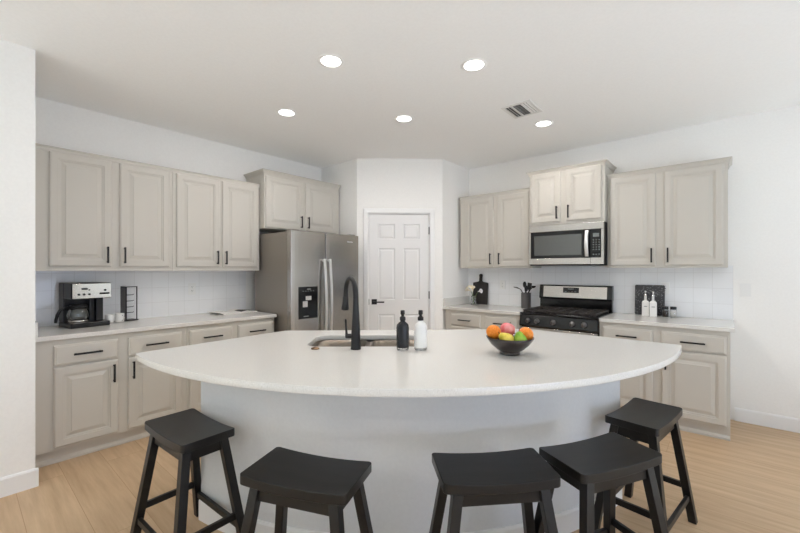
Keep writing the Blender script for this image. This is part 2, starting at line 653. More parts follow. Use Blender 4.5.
# jamb
cs.box(D0 - .012, D0 - .003, 0, .1, 0, DH + .012)
cs.box(D1 + .003, D1 + .012, 0, .1, 0, DH + .012)
cs.box(D0 - .003, D1 + .003, 0, .1, DH + .002, DH + .012)
cs.build('door_casing', 'trim', door, xf=Matrix.Translation((0, -.0005, 0)))
hd = MB()
hx = D0 + .065
hd.box(hx - .033, hx + .033, .003, .012, .932, .998, bev=.002)
hd.tube([(hx, .004, .965), (hx, -.045, .965)], .010)
hd.box(hx - .011, hx + .125, -.055, -.041, .956, .974, bev=.003)
hd.build('door_lever', 'black', door, label='black lever on a square rose')
for z in (.25, 1.05, 1.85):
    q = MB()
    q.box(D1 - .004, D1 + .010, -.004, .0115, z - .045, z + .045)
    q.tube([(D1 + .003, -.007, z - .047), (D1 + .003, -.007, z + .047)], .006)
    q.build('hinge', 'black', door)
q = MB()
q.box(D0 - .0055, D0 + .0025, .004, .0115, .93, 1.0)
q.build('latch_plate', 'black', door)

# baseboards
BBH = .115
def bb_prof(d=.014):
    return [(0, 0), (d, 0), (d, BBH - .012), (d - .005, BBH), (0, BBH)]
struct(MB().extr([(YB - u, z) for u, z in bb_prof()], 'x', .046, XR).build('baseboard_back', 'trim'), 'white baseboard right of the cabinets')
mb = MB()
mb.extr([(WX + u, z) for u, z in bb_prof()], 'y', YF, WY + .014)
struct(mb.build('baseboard_near', 'trim'), 'white baseboard on the near left wall')
mb = MB()
for a0, a1 in ((0, D0 - .07), (D1 + .07, DL)):
    mb.rings([[(a0, -u, z) for u, z in bb_prof()], [(a1, -u, z) for u, z in bb_prof()]])
struct(mb.build('baseboard_pantry', 'trim', xf=DM))
struct(MB().extr([(XR - u, z) for u, z in bb_prof()], 'y', YF, YB - .02).build('baseboard_right', 'trim'))
struct(MB().extr([(YF + u, z) for u, z in bb_prof()], 'x', WX + .02, XR - .02).build('baseboard_front', 'trim'))

# unseen pale floor sheets, added to bounce sunlight up at the ceiling
reflector = MB().box(1.5, 3.75, -1.3, 4.4, 0.0005, .012).build('floor_reflector', 'reflector', bevel=.004)
tag(reflector, 'unseen pale reflector on the floor right of the camera, added to bounce sunlight', 'reflector', 'added floor reflectors')
reflector = MB().box(-3.0, 2.6, -4.3, -1.6, 0.0005, .012).build('floor_reflector', 'reflector', bevel=.004)
tag(reflector, 'unseen pale reflector on the floor behind the camera, added to bounce sunlight', 'reflector', 'added floor reflectors')

# tiled backsplashes
struct(MB().box(XL, XL + .009, WY, 2.165, CZ, 1.36).build('trim_1', 'tile_y'), 'glossy white tile backsplash behind the coffee maker')
struct(MB().box(DX1, .036, YB - .009, YB, CZ, 1.40).build('trim_2', 'tile_x'), 'white square tile backsplash behind the range')

# ------------------------------------------------------------------ cabinets
def front_mesh(w_, h_, raised=True, edge=.05):
    """door or drawer front, origin at lower left, facing -y, back face on y=0"""
    mb = MB()
    t = .020
    if raised:
        e = edge
        rg = [(0, 0), (0, -t + .007), (.004, -t + .003), (.009, -t + .002), (.010, -t), (e, -t), (e + .001, -t + .005), (e + .012, -t + .006),
              (e + .013, -t + .011), (e + .020, -t + .011), (e + .044, -t + .004), (e + .045, -t), (e + .047, -t)]
    else:
        rg = [(0, 0), (0, -t + .008), (.004, -t + .004), (.010, -t + .003), (.014, -t), (.016, -t)]
    loops = [[(i, y, i), (w_ - i, y, i), (w_ - i, y, h_ - i), (i, y, h_ - i)] for i, y in rg]
    mb.rings(loops)
    return mb

def pull(L, vertical):
    mb = MB()
    s = .0065
    if vertical:
        mb.box(-s, s, -.034, -.024, -L / 2, L / 2, bev=.0015)
        for z in (-L / 2 + .010, L / 2 - .010):
            mb.box(-.0045, .0045, -.026, 0, z - .0045, z + .0045)
    else:
        mb.box(-L / 2, L / 2, -.034, -.024, -s, s, bev=.0015)
        for x in (-L / 2 + .012, L / 2 - .012):
            mb.box(x - .0045, x + .0045, -.026, 0, -.0045, .0045)
    return mb

def T(x, y, z):
    return Matrix.Translation((x, y, z))

def cabinet(name, label, cat, loc, rz, w_, h_, depth, fronts, base=False, crown=None, group=None, left_end=True, right_end=True):
    """local x along the wall, front towards -y; z=0 is the cabinet's bottom"""
    root = thing(name, label, cat, loc, rz, group or ('greige base cabinets' if base else 'greige upper cabinets'))
    mb = MB()
    z0 = .10 if base else 0
    mb.box(0, w_, -depth, -.002, z0, h_)
    mb.build('body', 'cab', root, bevel=.0015)
    if base:
        mb = MB()
        mb.box(0, w_, -depth + .045, -.01, 0, .10)
        mb.rings([[(x, -depth + .045, 0), (x, -depth + .032, 0), (x, -depth + .032, .016), (x, -depth + .045, .034)] for x in (0, w_)])
        mb.build('toe_kick', 'cab', root)
    if crown:
        ch, cp = crown
        xl = -cp if left_end else 0
        xr = w_ + cp if right_end else w_
        mb = MB()
        # stepped cove moulding around front and open ends
        pr = [(0.003, h_ - .012), (.006, h_ - .012), (.008, h_ - .002), (cp * .55, h_ + ch * .45), (cp * .9, h_ + ch * .7), (cp, h_ + ch * .75), (cp, h_ + ch)]
        loops = []
        for q, z in pr:
            a = -q if left_end else 0
            c_ = w_ + q if right_end else w_
            loops.append([(a, -.002, z), (a, -depth - q, z), (c_, -depth - q, z), (c_, -.002, z)])
        mb.rings(loops)
        mb.build('crown_moulding', 'cab', root)
    for kind, x0, x1, za, zb, hside in fronts:
        raised = kind == 'door'
        f = front_mesh(x1 - x0, zb - za, raised)
        fo = f.build('door' if raised else 'drawer', 'cab', root, xf=T(x0, -depth, za))
        if raised:
            hx_ = x1 - .030 if hside[0] == 'r' else x0 + .030
            hz = za + .095 if hside[1] == 'b' else zb - .095
            pull(.135, True).build('handle', 'black', fo, xf=T(hx_, -depth - .020, hz))
        else:
            pull(.165, False).build('handle', 'black', fo, xf=T((x0 + x1) / 2, -depth - .020, (za + zb) / 2))
    return root

R90 = R(90)
# upper cabinets on the left wall
UB, UT, UBL = 1.383, 2.270, 1.353
Y0 = WY + .002
dz0, dz1 = .018, .876
cabinet('wall_cabinet', 'long greige two-door upper cabinet above the coffee maker, next to the near left wall', 'cabinet', (XL, Y0, UBL), R90,
        1.304 - Y0, UT - UBL, .30, [('door', .462 - Y0, .845 - Y0, .036, .906, 'rb'), ('door', .902 - Y0, 1.278 - Y0, .036, .906, 'lb')],
        crown=(.026, .014), left_end=False, right_end=False)
cabinet('wall_cabinet', 'greige two-door upper cabinet directly left of the fridge, above the open magazine', 'cabinet', (XL, 1.306, UBL), R90,
        2.168 - 1.306, UT - UBL, .30, [('door', 1.337 - 1.306, 1.735 - 1.306, .036, .906, 'rb'), ('door', 1.760 - 1.306, 2.141 - 1.306, .036, .906, 'lb')],
        crown=(.026, .014), left_end=False, right_end=False)
# above the fridge
cabinet('wall_cabinet', 'short greige two-door cabinet above the fridge', 'cabinet', (XL, 2.174, 1.812), R90,
        3.222 - 2.174, 2.412 - 1.812, .39, [('door', .012, .484, .010, .572, 'rb'), ('door', .522, .984, .010, .572, 'lb')],
        crown=(.034, .034), right_end=False)
# right wall uppers
cabinet('wall_cabinet', 'tall greige two-door upper cabinet left of the microwave', 'cabinet', (-2.650, YB, UB), 0,
        2.650 - 1.700, 2.275 - UB, .30, [('door', .078, .472, dz0, .878, 'rb'), ('door', .528, .925, dz0, .878, 'lb')],
        crown=(.028, .018), right_end=False)
cabinet('wall_cabinet', 'short raised greige two-door cabinet directly above the microwave', 'cabinet', (-1.692, YB, 1.848), 0,
        .762, 2.420 - 1.848, .395, [('door', .026, .338, .030, .568, 'rb'), ('door', .396, .735, .030, .568, 'lb')],
        crown=(.032, .030))
cabinet('wall_cabinet', 'tall greige two-door upper cabinet right of the microwave, farthest right', 'cabinet', (-.926, YB, UB), 0,
        .926, 2.290 - UB, .30, [('door', .024, .410, .020, .892, 'rb'), ('door', .476, .895, .020, .892, 'lb')],
        crown=(.030, .028), left_end=False)

# base cabinets
BT = CZ - .033
GD = .63
cabinet('base_cabinet', 'greige base cabinet under the coffee maker with two drawers over two doors', 'cabinet', (XL, Y0, 0), R90,
        1.303 - Y0, BT, GD, [('drawer', .446 - Y0, .815 - Y0, .690, .832, ''), ('door', .446 - Y0, .815 - Y0, .120, .675, 'rt'),
                             ('drawer', .880 - Y0, 1.265 - Y0, .690, .832, ''), ('door', .880 - Y0, 1.265 - Y0, .120, .675, 'lt')], base=True)
cabinet('base_cabinet', 'greige base cabinet beside the fridge, its lower half hidden by the island', 'cabinet', (XL, 1.305, 0), R90,
        2.150 - 1.305, BT, GD, [('drawer', .025, .400, .690, .832, ''), ('door', .025, .400, .120, .675, 'rt'),
                                ('drawer', .455, .830, .690, .832, ''), ('door', .455, .830, .120, .675, 'lt')], base=True)
RB0, RG0, RG1, RB1 = DX1 + .030, -1.697, -.927, .014
cabinet('base_cabinet', 'greige base cabinet left of the range, below the cutting board', 'cabinet', (RB0, YB, 0), 0,
        RG0 - .003 - RB0, BT, .62, [('drawer', .090, .490, .690, .832, ''), ('door', .090, .490, .120, .675, 'rt'),
                             ('drawer', .555, .945, .690, .832, ''), ('door', .555, .945, .120, .675, 'lt')], base=True)
cabinet('base_cabinet', 'greige base cabinet right of the range with its end towards the open floor', 'cabinet', (RG1 + .003, YB, 0), 0,
        RB1 - RG1 - .003, BT, .62, [('drawer', .03, .425, .690, .832, ''), ('door', .03, .425, .120, .675, 'rt'),
                             ('drawer', .490, .915, .690, .832, ''), ('door', .490, .915, .120, .675, 'lt')], base=True)

# countertops with a low side splash where they meet a wall end
def counter(label, x0, x1, y0, y1, splash):
    o = MB().box(x0, x1, y0, y1, CZ - .032, CZ).build('countertop', 'quartz', bevel=.003)
    tag(o, label, 'countertop')
    if splash:
        MB().box(*splash, CZ + .0005, CZ + .10).build('side_splash', 'quartz', o, bevel=.002)
    return o
counter('white quartz countertop along the left wall, carrying the coffee maker', XL + .001, -3.535, WY + .001, 2.165,
        (XL + .02, -3.538, WY + .001, WY + .036))
counter('white quartz countertop left of the range, carrying the cutting board', DX1 + .001, RG0 - .004, 3.955, YB - .001,
        (DX1 + .001, DX1 + .021, 3.965, YB - .02))
counter('white quartz countertop right of the range, carrying the speckled board', RG1 + .004, .042, 3.955, YB - .001, None)

# ------------------------------------------------------------------ island
CX, CY, CR = -2.2667, 2.6923, 2.0578      # centre and radius of the curved seating edge
def arc(c, r, a0, a1, n):
    return [(c[0] + r * math.cos(a0 + (a1 - a0) * k / n), c[1] + r * math.sin(a0 + (a1 - a0) * k / n)) for k in range(n + 1)]
def fillet(poly, idx, r, n=8):
    out = []
    N = len(poly)
    for i, p in enumerate(poly):
        if i not in idx:
            out.append(p)
            continue
        rr = idx[i] if isinstance(idx, dict) else r
        p = Vector(p)
        a = (Vector(poly[i - 1]) - p).normalized()
        c_ = (Vector(poly[(i + 1) % N]) - p).normalized()
        ang = a.angle(c_)
        d = rr / math.tan(ang / 2)
        s0, s1 = p + a * d, p + c_ * d
        cen = p + (a + c_).normalized() * (rr / math.sin(ang / 2))
        v0, v1 = s0 - cen, s1 - cen
        t0 = math.atan2(v0.y, v0.x)
        t1 = math.atan2(v1.y, v1.x)
        dt = (t1 - t0 + math.pi) % (2 * math.pi) - math.pi
        for k in range(n + 1):
            out.append((cen.x + rr * math.cos(t0 + dt * k / n), cen.y + rr * math.sin(t0 + dt * k / n)))
    return out
aL = math.atan2(.640 - CY, -2.44 - CX)
aR = math.atan2(2.872 - CY, -.205 - CX)
front = arc((CX, CY), CR, aL, aR + 0, 72)
poly = front + [(-1.16, 2.885), (-2.52, 1.615)]
poly[0] = (-2.455, .643)
outer = fillet(poly, {0: .012, len(front) - 1: .012}, .012, 6)
UA = R(41)
UX, UY = math.cos(UA), math.sin(UA)
SC = (-1.765, 1.740)                       # sink centre
def suv(u, v):
    return (SC[0] + u * UX - v * UY, SC[1] + u * UY + v * UX)
SH, SD = .365, .20
inner = fillet([suv(-SH, -SD), suv(SH, -SD), suv(SH, SD), suv(-SH, SD)], {0: .09, 1: .09, 2: .09, 3: .09}, .09, 8)
cd = bpy.data.curves.new('island_top_outline', 'CURVE')
cd.dimensions = '2D'
cd.fill_mode = 'BOTH'
cd.extrude = .0135
cd.bevel_depth = .0025
cd.bevel_resolution = 1
for lp in (outer, inner):
    sp = cd.splines.new('POLY')
    sp.points.add(len(lp) - 1)
    for k, (x, y) in enumerate(lp):
        sp.points[k].co = (x, y, 0, 1)
    sp.use_cyclic_u = True
tmp = bpy.data.objects.new('tmp', cd)
COL.objects.link(tmp)
dg = bpy.context.evaluated_depsgraph_get()
me = bpy.data.meshes.new_from_object(tmp.evaluated_get(dg))
bpy.data.objects.remove(tmp)
bpy.data.curves.remove(cd)
me.name = 'island_countertop'
me.transform(Matrix.Translation((0, 0, CZ - .016)))
me.materials.clear()
me.materials.append(M['quartz'])
top = bpy.data.objects.new('island_countertop', me)
COL.objects.link(top)
tag(top, 'large white quartz island top with a curved front edge, holding sink and fruit bowl', 'countertop')

# island base
def circ3(a, b_, c_):
    ax, ay = a
    bx_, by = b_
    cx_, cy_ = c_
    d = 2 * (ax * (by - cy_) + bx_ * (cy_ - ay) + cx_ * (ay - by))
    ux = ((ax * ax + ay * ay) * (by - cy_) + (bx_ * bx_ + by * by) * (cy_ - ay) + (cx_ * cx_ + cy_ * cy_) * (ay - by)) / d
    uy = ((ax * ax + ay * ay) * (cx_ - bx_) + (bx_ * bx_ + by * by) * (ax - cx_) + (cx_ * cx_ + cy_ * cy_) * (bx_ - ax)) / d
    return (ux, uy), math.hypot(ax - ux, ay - uy)
BL, BM, BR = (-2.188, .876), (-1.045, 1.47), (-.484, 2.56)
bc, brd = circ3(BL, BM, BR)
a0 = math.atan2(BL[1] - bc[1], BL[0] - bc[0])
a1 = math.atan2(BR[1] - bc[1], BR[0] - bc[0])
isl = thing('kitchen_island', 'white painted island base with a curved front behind the black stools', 'kitchen island', (-1.5, 1.9, 0))
bf = arc(bc, brd, a0, a1, 48)
back_pts = [(-.80, 2.84), (-1.18, 2.84), (-2.48, 1.62), (-2.48, 1.26)]
XF = Matrix.Translation((1.5, -1.9, 0))
mb = MB()
ip = bf + back_pts
mb.rings([[(x, y, 0) for x, y in ip], [(x, y, CZ - .0325) for x, y in ip]], cap1=False)
base_o = mb.build('body', 'island', isl, xf=XF)
mb = MB()
n_ = len(bf)
lo = []
for off, z in ((0.0005, 0), (.013, 0), (.013, BBH - .012), (.008, BBH), (.0005, BBH)):
    lo.append([(bc[0] + (brd + off) * math.cos(a0 + (a1 - a0) * k / 48), bc[1] + (brd + off) * math.sin(a0 + (a1 - a0) * k / 48), z) for k in range(49)])
mb.rings([[lo[j][k] for j in range(5)] for k in range(49)])
mb.build('baseboard', 'trim', isl, xf=XF)

# sink: two bowls hanging under the cutout
sk = thing('kitchen_sink', 'stainless double-bowl sink set into the island top', 'sink', (SC[0], SC[1], CZ), UA)
def bowl(u0, u1, v0, v1, depth):
    mb = MB()
    def loop(i, z, r):
        p = fillet([(u0 + i, v0 + i), (u1 - i, v0 + i), (u1 - i, v1 - i), (u0 + i, v1 - i)], {0: r, 1: r, 2: r, 3: r}, r, 6)
        return [(x, y, z) for x, y in p]
    mb.rings([loop(-.012, -.034, .10), loop(0, -.034, .09), loop(.004, -.15, .085), loop(.02, -depth + .012, .075), loop(.05, -depth, .05),
              loop(.05, -depth - .004, .05), loop(.016, -depth + .006, .079), loop(-.003, -.15, .092), loop(-.012, -.037, .10)],
             cap0=False, cap1=False, closed=False, smooth=True)
    # floors
    p = loop(.05, -depth, .05)
    mb.bm.faces.new([mb.bm.verts.new(q) for q in p])
    return mb
bowl(-SH + .004, -.02, -SD + .004, SD - .004, .21).build('basin', 'sink_steel', sk)
bowl(.02, SH - .004, -SD + .004, SD - .004, .21).build('basin', 'sink_steel', sk)
MB().box(-.016, .016, -SD + .05, SD - .05, -.055, -.037, bev=.006).build('divider', 'sink_steel', sk)
for u in (-.2, .2):
    MB().lathe([(.045, -.2095), (.045, -.206), (.036, -.205), (.02, -.2075), (.0, -.2075)], c=(u, 0, 0)).build('drain', 'chrome', sk)

# faucet
FB = (-1.625, 1.502, CZ + .0005)
fa = thing('kitchen_faucet', 'tall matte black pull-down gooseneck faucet at the island sink', 'faucet', FB)
rv = Vector((math.cos(TH), math.sin(TH), 0))
fv = Vector((-math.sin(TH), math.cos(TH), 0))
sd = (fv * .19 - rv * .085)
sdn = sd.normalized()
mb = MB()
mb.lathe([(.030, 0), (.030, .006), (.0285, .010), (.025, .10), (.019, .21), (.0165, .26), (.0155, .30)], cap1=False)
mb.build('body', 'black', fa)
reach = sd.length
ac = []
rr = reach / 2
for k in range(15):
    t = math.pi * (1 - k / 14 * 1.0)
    ac.append(sdn * (rr + rr * math.cos(t)) + Vector((0, 0, .30 + .105 * math.sin(t))))
ac = [Vector((0, 0, .29))] + ac
mb = MB()
mb.tube(ac + [sdn * (reach + .002) + Vector((0, 0, .285))], [.0158] * 4 + [.0145] * (len(ac) - 3), seg=16)
mb.build('spout', 'black', fa)
mb = MB()
e0 = sdn * (reach + .002)
mb.tube([e0 + Vector((0, 0, .292)), e0 + Vector((0, 0, .284)), e0 + sdn * .004 + Vector((0, 0, .25)), e0 + sdn * .012 + Vector((0, 0, .212)), e0 + sdn * .013 + Vector((0, 0, .207))],
        [.0155, .0175, .019, .025, .0235], seg=18)
mb.build('spray_head', 'black', fa)
mb = MB()
mb.tube([-rv * .015 + Vector((0, 0, .075)), -rv * .055 + Vector((0, 0, .075))], .0135, seg=16)
mb.tube([-rv * .052 + Vector((0, 0, .066)), -rv * .054 + Vector((0, 0, .10)), -rv * .059 + Vector((0, 0, .172))], [.009, .0065, .0055], seg=10)
mb.build('handle', 'black', fa)

# air switch button
mb = MB()
mb.lathe([(.024, 0), (.024, .004), (.021, .007), (.016, .007), (.015, .010), (0, .011)])
o = mb.build('air_switch', 'bronze')
o.location = (-1.805, 1.352, CZ + .0005)
tag(o, 'small round bronze button on the island top left of the faucet', 'button')

# soap dispensers
def dispenser(key, loc, label, rz):
    d = thing('soap_dispenser', label, 'soap dispenser', loc, rz, 'pump bottles beside the sink')
    mb = MB()
    mb.lathe([(.031, .0), (.034, .002), (.0355, .012), (.0355, .016)], 'glass', cap1=False)
    mb.lathe([(.0355, .016), (.036, .02), (.036, .128), (.032, .145), (.020, .157), (.0135, .162), (.0135, .170)], key, cap0=True)
    mb.build('bottle', None, d)
    mb = MB()
    mb.lathe([(.0165, .168), (.0170, .170), (.0170, .185), (.0125, .190), (.0085, .192), (.0085, .200), (.0125, .204), (.0125, .224), (.009, .226), (0, .226)])
    mb.tube([(0, 0, .215), (.03, 0, .214), (.040, 0, .209)], [.006, .005, .0045], seg=10)
    mb.build('pump', 'black', d)
    return d
dispenser('soap_black', (-1.405, 1.660, CZ + .0005), 'black glass soap bottle with a black pump, nearer the faucet', R(130))
dispenser('soap_white', (-1.328, 1.727, CZ + .0005), 'white soap bottle with a black pump, right of the black bottle', R(130))

# fruit bowl and fruit
BO = Vector((-.896, 1.957, CZ + .0005))
mb = MB()
mb.lathe([(.050, 0), (.054, .002), (.054, .010), (.050, .016), (.070, .027), (.100, .053), (.118, .078), (.126, .093), (.123, .094), (.113, .078), (.095, .056), (.066, .032), (.04, .022), (0, .020)], seg=48)
o = mb.build('fruit_bowl', 'bowl')
o.location = BO
tag(o, 'dark brown footed bowl full of fruit on the island', 'bowl')
def fruit(name, label, m, r_, f_, z, rad, sc=(1, 1, .95), stem=True, shape=None, tilt=(0, 0, 0)):
    mb = MB()
    if shape == 'pear':
        mb.lathe([(.0, -.036), (.014, -.0355), (.027, -.030), (.035, -.018), (.0365, -.005), (.033, .009), (.025, .023), (.018, .034), (.013, .042), (.006, .046), (0, .046)], seg=28)
    elif shape == 'apple':
        mb.lathe([(.001, -.032), (.010, -.036), (.022, -.036), (.034, -.024), (.041, -.004), (.040, .014), (.032, .030), (.018, .0375), (.008, .035), (.001, .029)], seg=28)
    else:
        mb.sphere((0, 0, 0), rad, sc=sc, seg=28)
    o = mb.build(name, m)
    o.location = BO + rv * r_ + fv * f_ + Vector((0, 0, z))
    o.rotation_euler = tilt
    tag(o, label, 'fruit', 'fruit in the bowl')
    q = MB()
    if shape == 'pear':
        q.tube([(0, 0, .044), (.002, 0, .052), (.005, .001, .059)], [.0018, .0016, .002], seg=7)
        q.build('fruit_stem', 'stem', o)
    elif shape == 'apple':
        q.tube([(0, 0, .030), (.002, .001, .042), (.005, .001, .050)], [.0015, .0014, .0018], seg=7)
        q.build('fruit_stem', 'stem', o)
    else:
        q.lathe([(.004, 0), (.003, .0016), (0, .002)], c=(0, 0, rad * sc[2] - .0012), seg=8)
        q.build('stem_button', 'stemg', o)
    return o
fruit('orange', 'orange at the left side of the fruit bowl', 'orange', -.085, .012, .116, .0405, tilt=(-.9, .5, 0))
fruit('orange', 'orange at the right side of the fruit bowl', 'orange', .083, -.012, .108, .0395, tilt=(-.9, .6, 0))
fruit('apple', 'pink apple at the back of the bowl between the two oranges', 'pink', -.002, .044, .122, .04, shape='apple', tilt=(-.35, .2, 0))
fruit('pear', 'yellow pear at the front of the bowl, left of the green pear', 'pear_y', -.036, -.058, .090, .04, shape='pear', tilt=(.4, -.85, .35))
fruit('pear', 'green pear at the front of the bowl, right of the yellow pear', 'pear_g', .038, -.056, .086, .04, shape='pear', tilt=(.15, -.1, 0))

# ------------------------------------------------------------------ stools
SZ = .611
def stool():
    L, W_ = .436, .240
    t = thing('bar_stool', '', 'stool', (0, 0, 0), 0, 'black saddle-seat stools')
    dip = lambda x: .012 * (abs(2 * x / L) ** 2)
    bm_ = MB()
    loops = []
    xs = [(0, .014), (.003, .008), (.008, .003), (.015, 0)]
    xs = [(-L / 2 + a, b_) for a, b_ in xs] + [(-L / 2 + L * k / 16, 0) for k in range(1, 16)] + [(L / 2 - a, b_) for a, b_ in reversed(xs)]
    for x, nar in xs:
        z = SZ - .012 + dip(x)
        hw_ = W_ / 2 - nar
        loops.append([(x, -hw_, z - .036), (x, hw_, z - .036), (x, hw_, z), (x, -hw_, z)])
    bm_.rings(loops, smooth=False)
    so = bm_.build('seat', 'stool', t)
    md = so.modifiers.new('bevel', 'BEVEL')
    md.width = .007
    md.segments = 3
    md.limit_method = 'ANGLE'
    md.angle_limit = R(50)
    md.harden_normals = True
    for p in so.data.polygons:
        p.use_smooth = True
    tops = (.160, .084)
    feet = (.243, .158)
    zt = SZ - .046
    lw = .0185
    for sx in (-1, 1):
        for sy in (-1, 1):
            mb = MB()
            tx, ty, fx, fy = sx * tops[0], sy * tops[1], sx * feet[0], sy * feet[1]
            mb.rings([[(fx + a * lw, fy + b2 * lw, 0) for a, b2 in ((-1, -1), (1, -1), (1, 1), (-1, 1))],
                      [(tx + a * lw, ty + b2 * lw, zt + dip(tx) - .004) for a, b2 in ((-1, -1), (1, -1), (1, 1), (-1, 1))]])
            mb.build('leg', 'stool', t, bevel=.002)
    def at(z, sx, sy):
        f = 1 - z / zt
        return Vector((sx * (tops[0] + (feet[0] - tops[0]) * f), sy * (tops[1] + (feet[1] - tops[1]) * f), z))
    # aprons under the seat
    for s in (-1, 1):
        a, c_ = at(zt - .022, -1, s), at(zt - .022, 1, s)
        mb = MB()
        mb.box(a.x + .015, c_.x - .015, a.y - .009, a.y + .009, zt - .052, zt - .003)
        mb.build('apron', 'stool', t)
        a, c_ = at(zt - .022, s, -1), at(zt - .022, s, 1)
        mb = MB()
        mb.box(a.x - .009, a.x + .009, a.y + .015, c_.y - .015, zt - .052, zt + .008)
        mb.build('apron', 'stool', t)
    for s in (-1, 1):
        a, c_ = at(.135, -1, s), at(.135, 1, s)
        MB().box(a.x + .016, c_.x - .016, a.y - .009, a.y + .009, .12, .15).build('stretcher', 'stool', t, bevel=.002)
        a, c_ = at(.195, s, -1), at(.195, s, 1)
        MB().box(a.x - .009, a.x + .009, a.y + .016, c_.y - .016, .18, .21).build('stretcher', 'stool', t, bevel=.002)
    return t
sp = [(-1.983, .738, 2.9, 'leftmost black stool, standing alone in front of the left cabinets'),
      (-1.209, .870, 23, 'second black stool from the left, at the bottom of the photo left of centre'),
      (-.690, 1.352, 46.7, 'middle black stool at the bottom of the photo right of centre, overlapped on its right'),
      (-.405, 1.742, 62, 'fourth black stool from the left, in front of the rightmost stool'),
      (-.335, 2.378, 81.5, 'rightmost and farthest black stool, by the right base cabinet')]
proto = stool()
for i, (x, y, a, lab) in enumerate(sp):
    if i == 0:
        proto.location = (x, y, 0)
        proto.rotation_euler = (0, 0, R(a))
        proto['label'] = lab
    else:
        dup(proto, (x, y, 0), R(a), lab)

# ------------------------------------------------------------------ fridge
FY0, FW, FHH = 2.182, .912, 1.762
FY0, FW = 2.182, .918
fr = thing('refrigerator', 'stainless side-by-side refrigerator with ice dispenser beside the pantry wall', 'refrigerator', (-4.02, FY0, 0), R90)
# local: x along the width, -y to the front; depth .72
FD = .64
mb = MB()
mb.box(.004, FW - .004, -FD, 0, .03, FHH - .012)
mb.build('body', 'fridge_side', fr, bevel=.004)
mb = MB()
mb.box(.02, FW - .02, -FD + .02, -.02, 0, .03)
mb.build('plinth', 'dark_plastic', fr)
split = .432
MB().box(split - .0042, split + .0042, -FD - .062, -FD - .001, .05, FHH - .014).build('gap_shade', 'dark_plastic', fr)  # dark strip standing for the shade in the door split
for k, (a, c_) in enumerate(((0, split - .0045), (split + .0045, FW))):
    mb = MB()
    # gently crowned door face
    n = 10
    loops = []
    for j in range(n + 1):
        x = a + (c_ - a) * j / n
        u = 2 * j / n - 1
        y = -FD - .075 + .003 * abs(u) ** 6
        loops.append([(x, -FD - .006, .045), (x, y, .045), (x, y, FHH), (x, -FD - .006, FHH)])
    mb.rings(loops, smooth=False)
    dr = mb.build('door', 'steel', fr, bevel=.004)
    # handle: long bowed bar near the split
    hx_ = split - .036 if k == 0 else split + .036
    mb = MB()
    pts = []
    for j in range(13):
        t_ = j / 12
        pts.append((hx_, -FD - .075 - .030 - .030 * math.sin(math.pi * t_), .48 + 1.0 * t_))
    pr_ = []
    mb.tube([(hx_, -FD - .072, .50), (hx_, -FD - .107, .495)], .012)
    mb.tube([(hx_, -FD - .072, 1.46), (hx_, -FD - .107, 1.465)], .012)
    L_ = [[(p[0] - .014, p[1] + .008, p[2]), (p[0] + .014, p[1] + .008, p[2]), (p[0] + .014, p[1] - .008, p[2]), (p[0] - .014, p[1] - .008, p[2])] for p in pts]
    mb.rings(L_)
    mb.build('handle', 'steel_light', dr, bevel=.004)
    mb = MB()
    mb.box((.03 if k == 0 else FW - .11), (.11 if k == 0 else FW - .03), -FD - .05, -FD + .07, FHH - .012, FHH + .012, bev=.004)
    mb.build('hinge_cover', 'fridge_side', fr)
    if k == 0:
        dp = MB()
        fy = -FD - .0735
        x0, x1, z0, z1 = .088, .322, .858, 1.187
        dp.box(x0, x1, fy - .006, fy + .01, z0, z0 + .014)
        dp.box(x0, x0 + .016, fy - .006, fy + .01, z0 + .014, z1)
        dp.box(x1 - .016, x1, fy - .006, fy + .01, z0 + .014, z1)
        dp.box(x0 + .016, x1 - .016, fy - .006, fy + .01, z1 - .09, z1)
        dp.box(x0 + .016, x1 - .016, fy - .0018, fy + .01, z0 + .014, z1 - .09)
        do = dp.build('dispenser', 'black_gloss', fr, label='black ice and water dispenser panel')
        MB().box(x0 + .085, x0 + .15, fy - .010, fy - .0015, z0 + .19, z0 + .232).build('spout', 'steel_light', do)
        MB().box(x0 + .05, x0 + .105, fy - .008, fy - .0015, z0 + .12, z0 + .18).build('paddle', 'steel_light', do)
        for j in range(5):
            MB().box(x0 + .045 + j * .032, x0 + .058 + j * .032, fy - .0072, fy - .0055, z1 - .048, z1 - .041).build('control_mark', 'led_amber', do)
        MB().box(x0 + .10, x0 + .145, fy - .0072, fy - .0055, z1 - .03, z1 - .020).build('control_mark', 'led_amber', do)
        MB().box(x0 + .06, x0 + .12, fy - .0072, fy - .0015, z0 + .020, z0 + .028).build('drip_tray_edge', 'led_amber', do)
    else:
        # small raised maker's mark in the upper right corner
        q = MB()
        fy = -FD - .0745
        for j in range(9):
            hgt = .018 if j in (0, 1, 4, 6) else .012
            q.box(.742 + j * .0095, .7485 + j * .0095, fy - .0016, fy + .002, 1.675, 1.675 + hgt)
        q.build('emblem', 'steel_light', dr, label='small pale emblem on the right door')

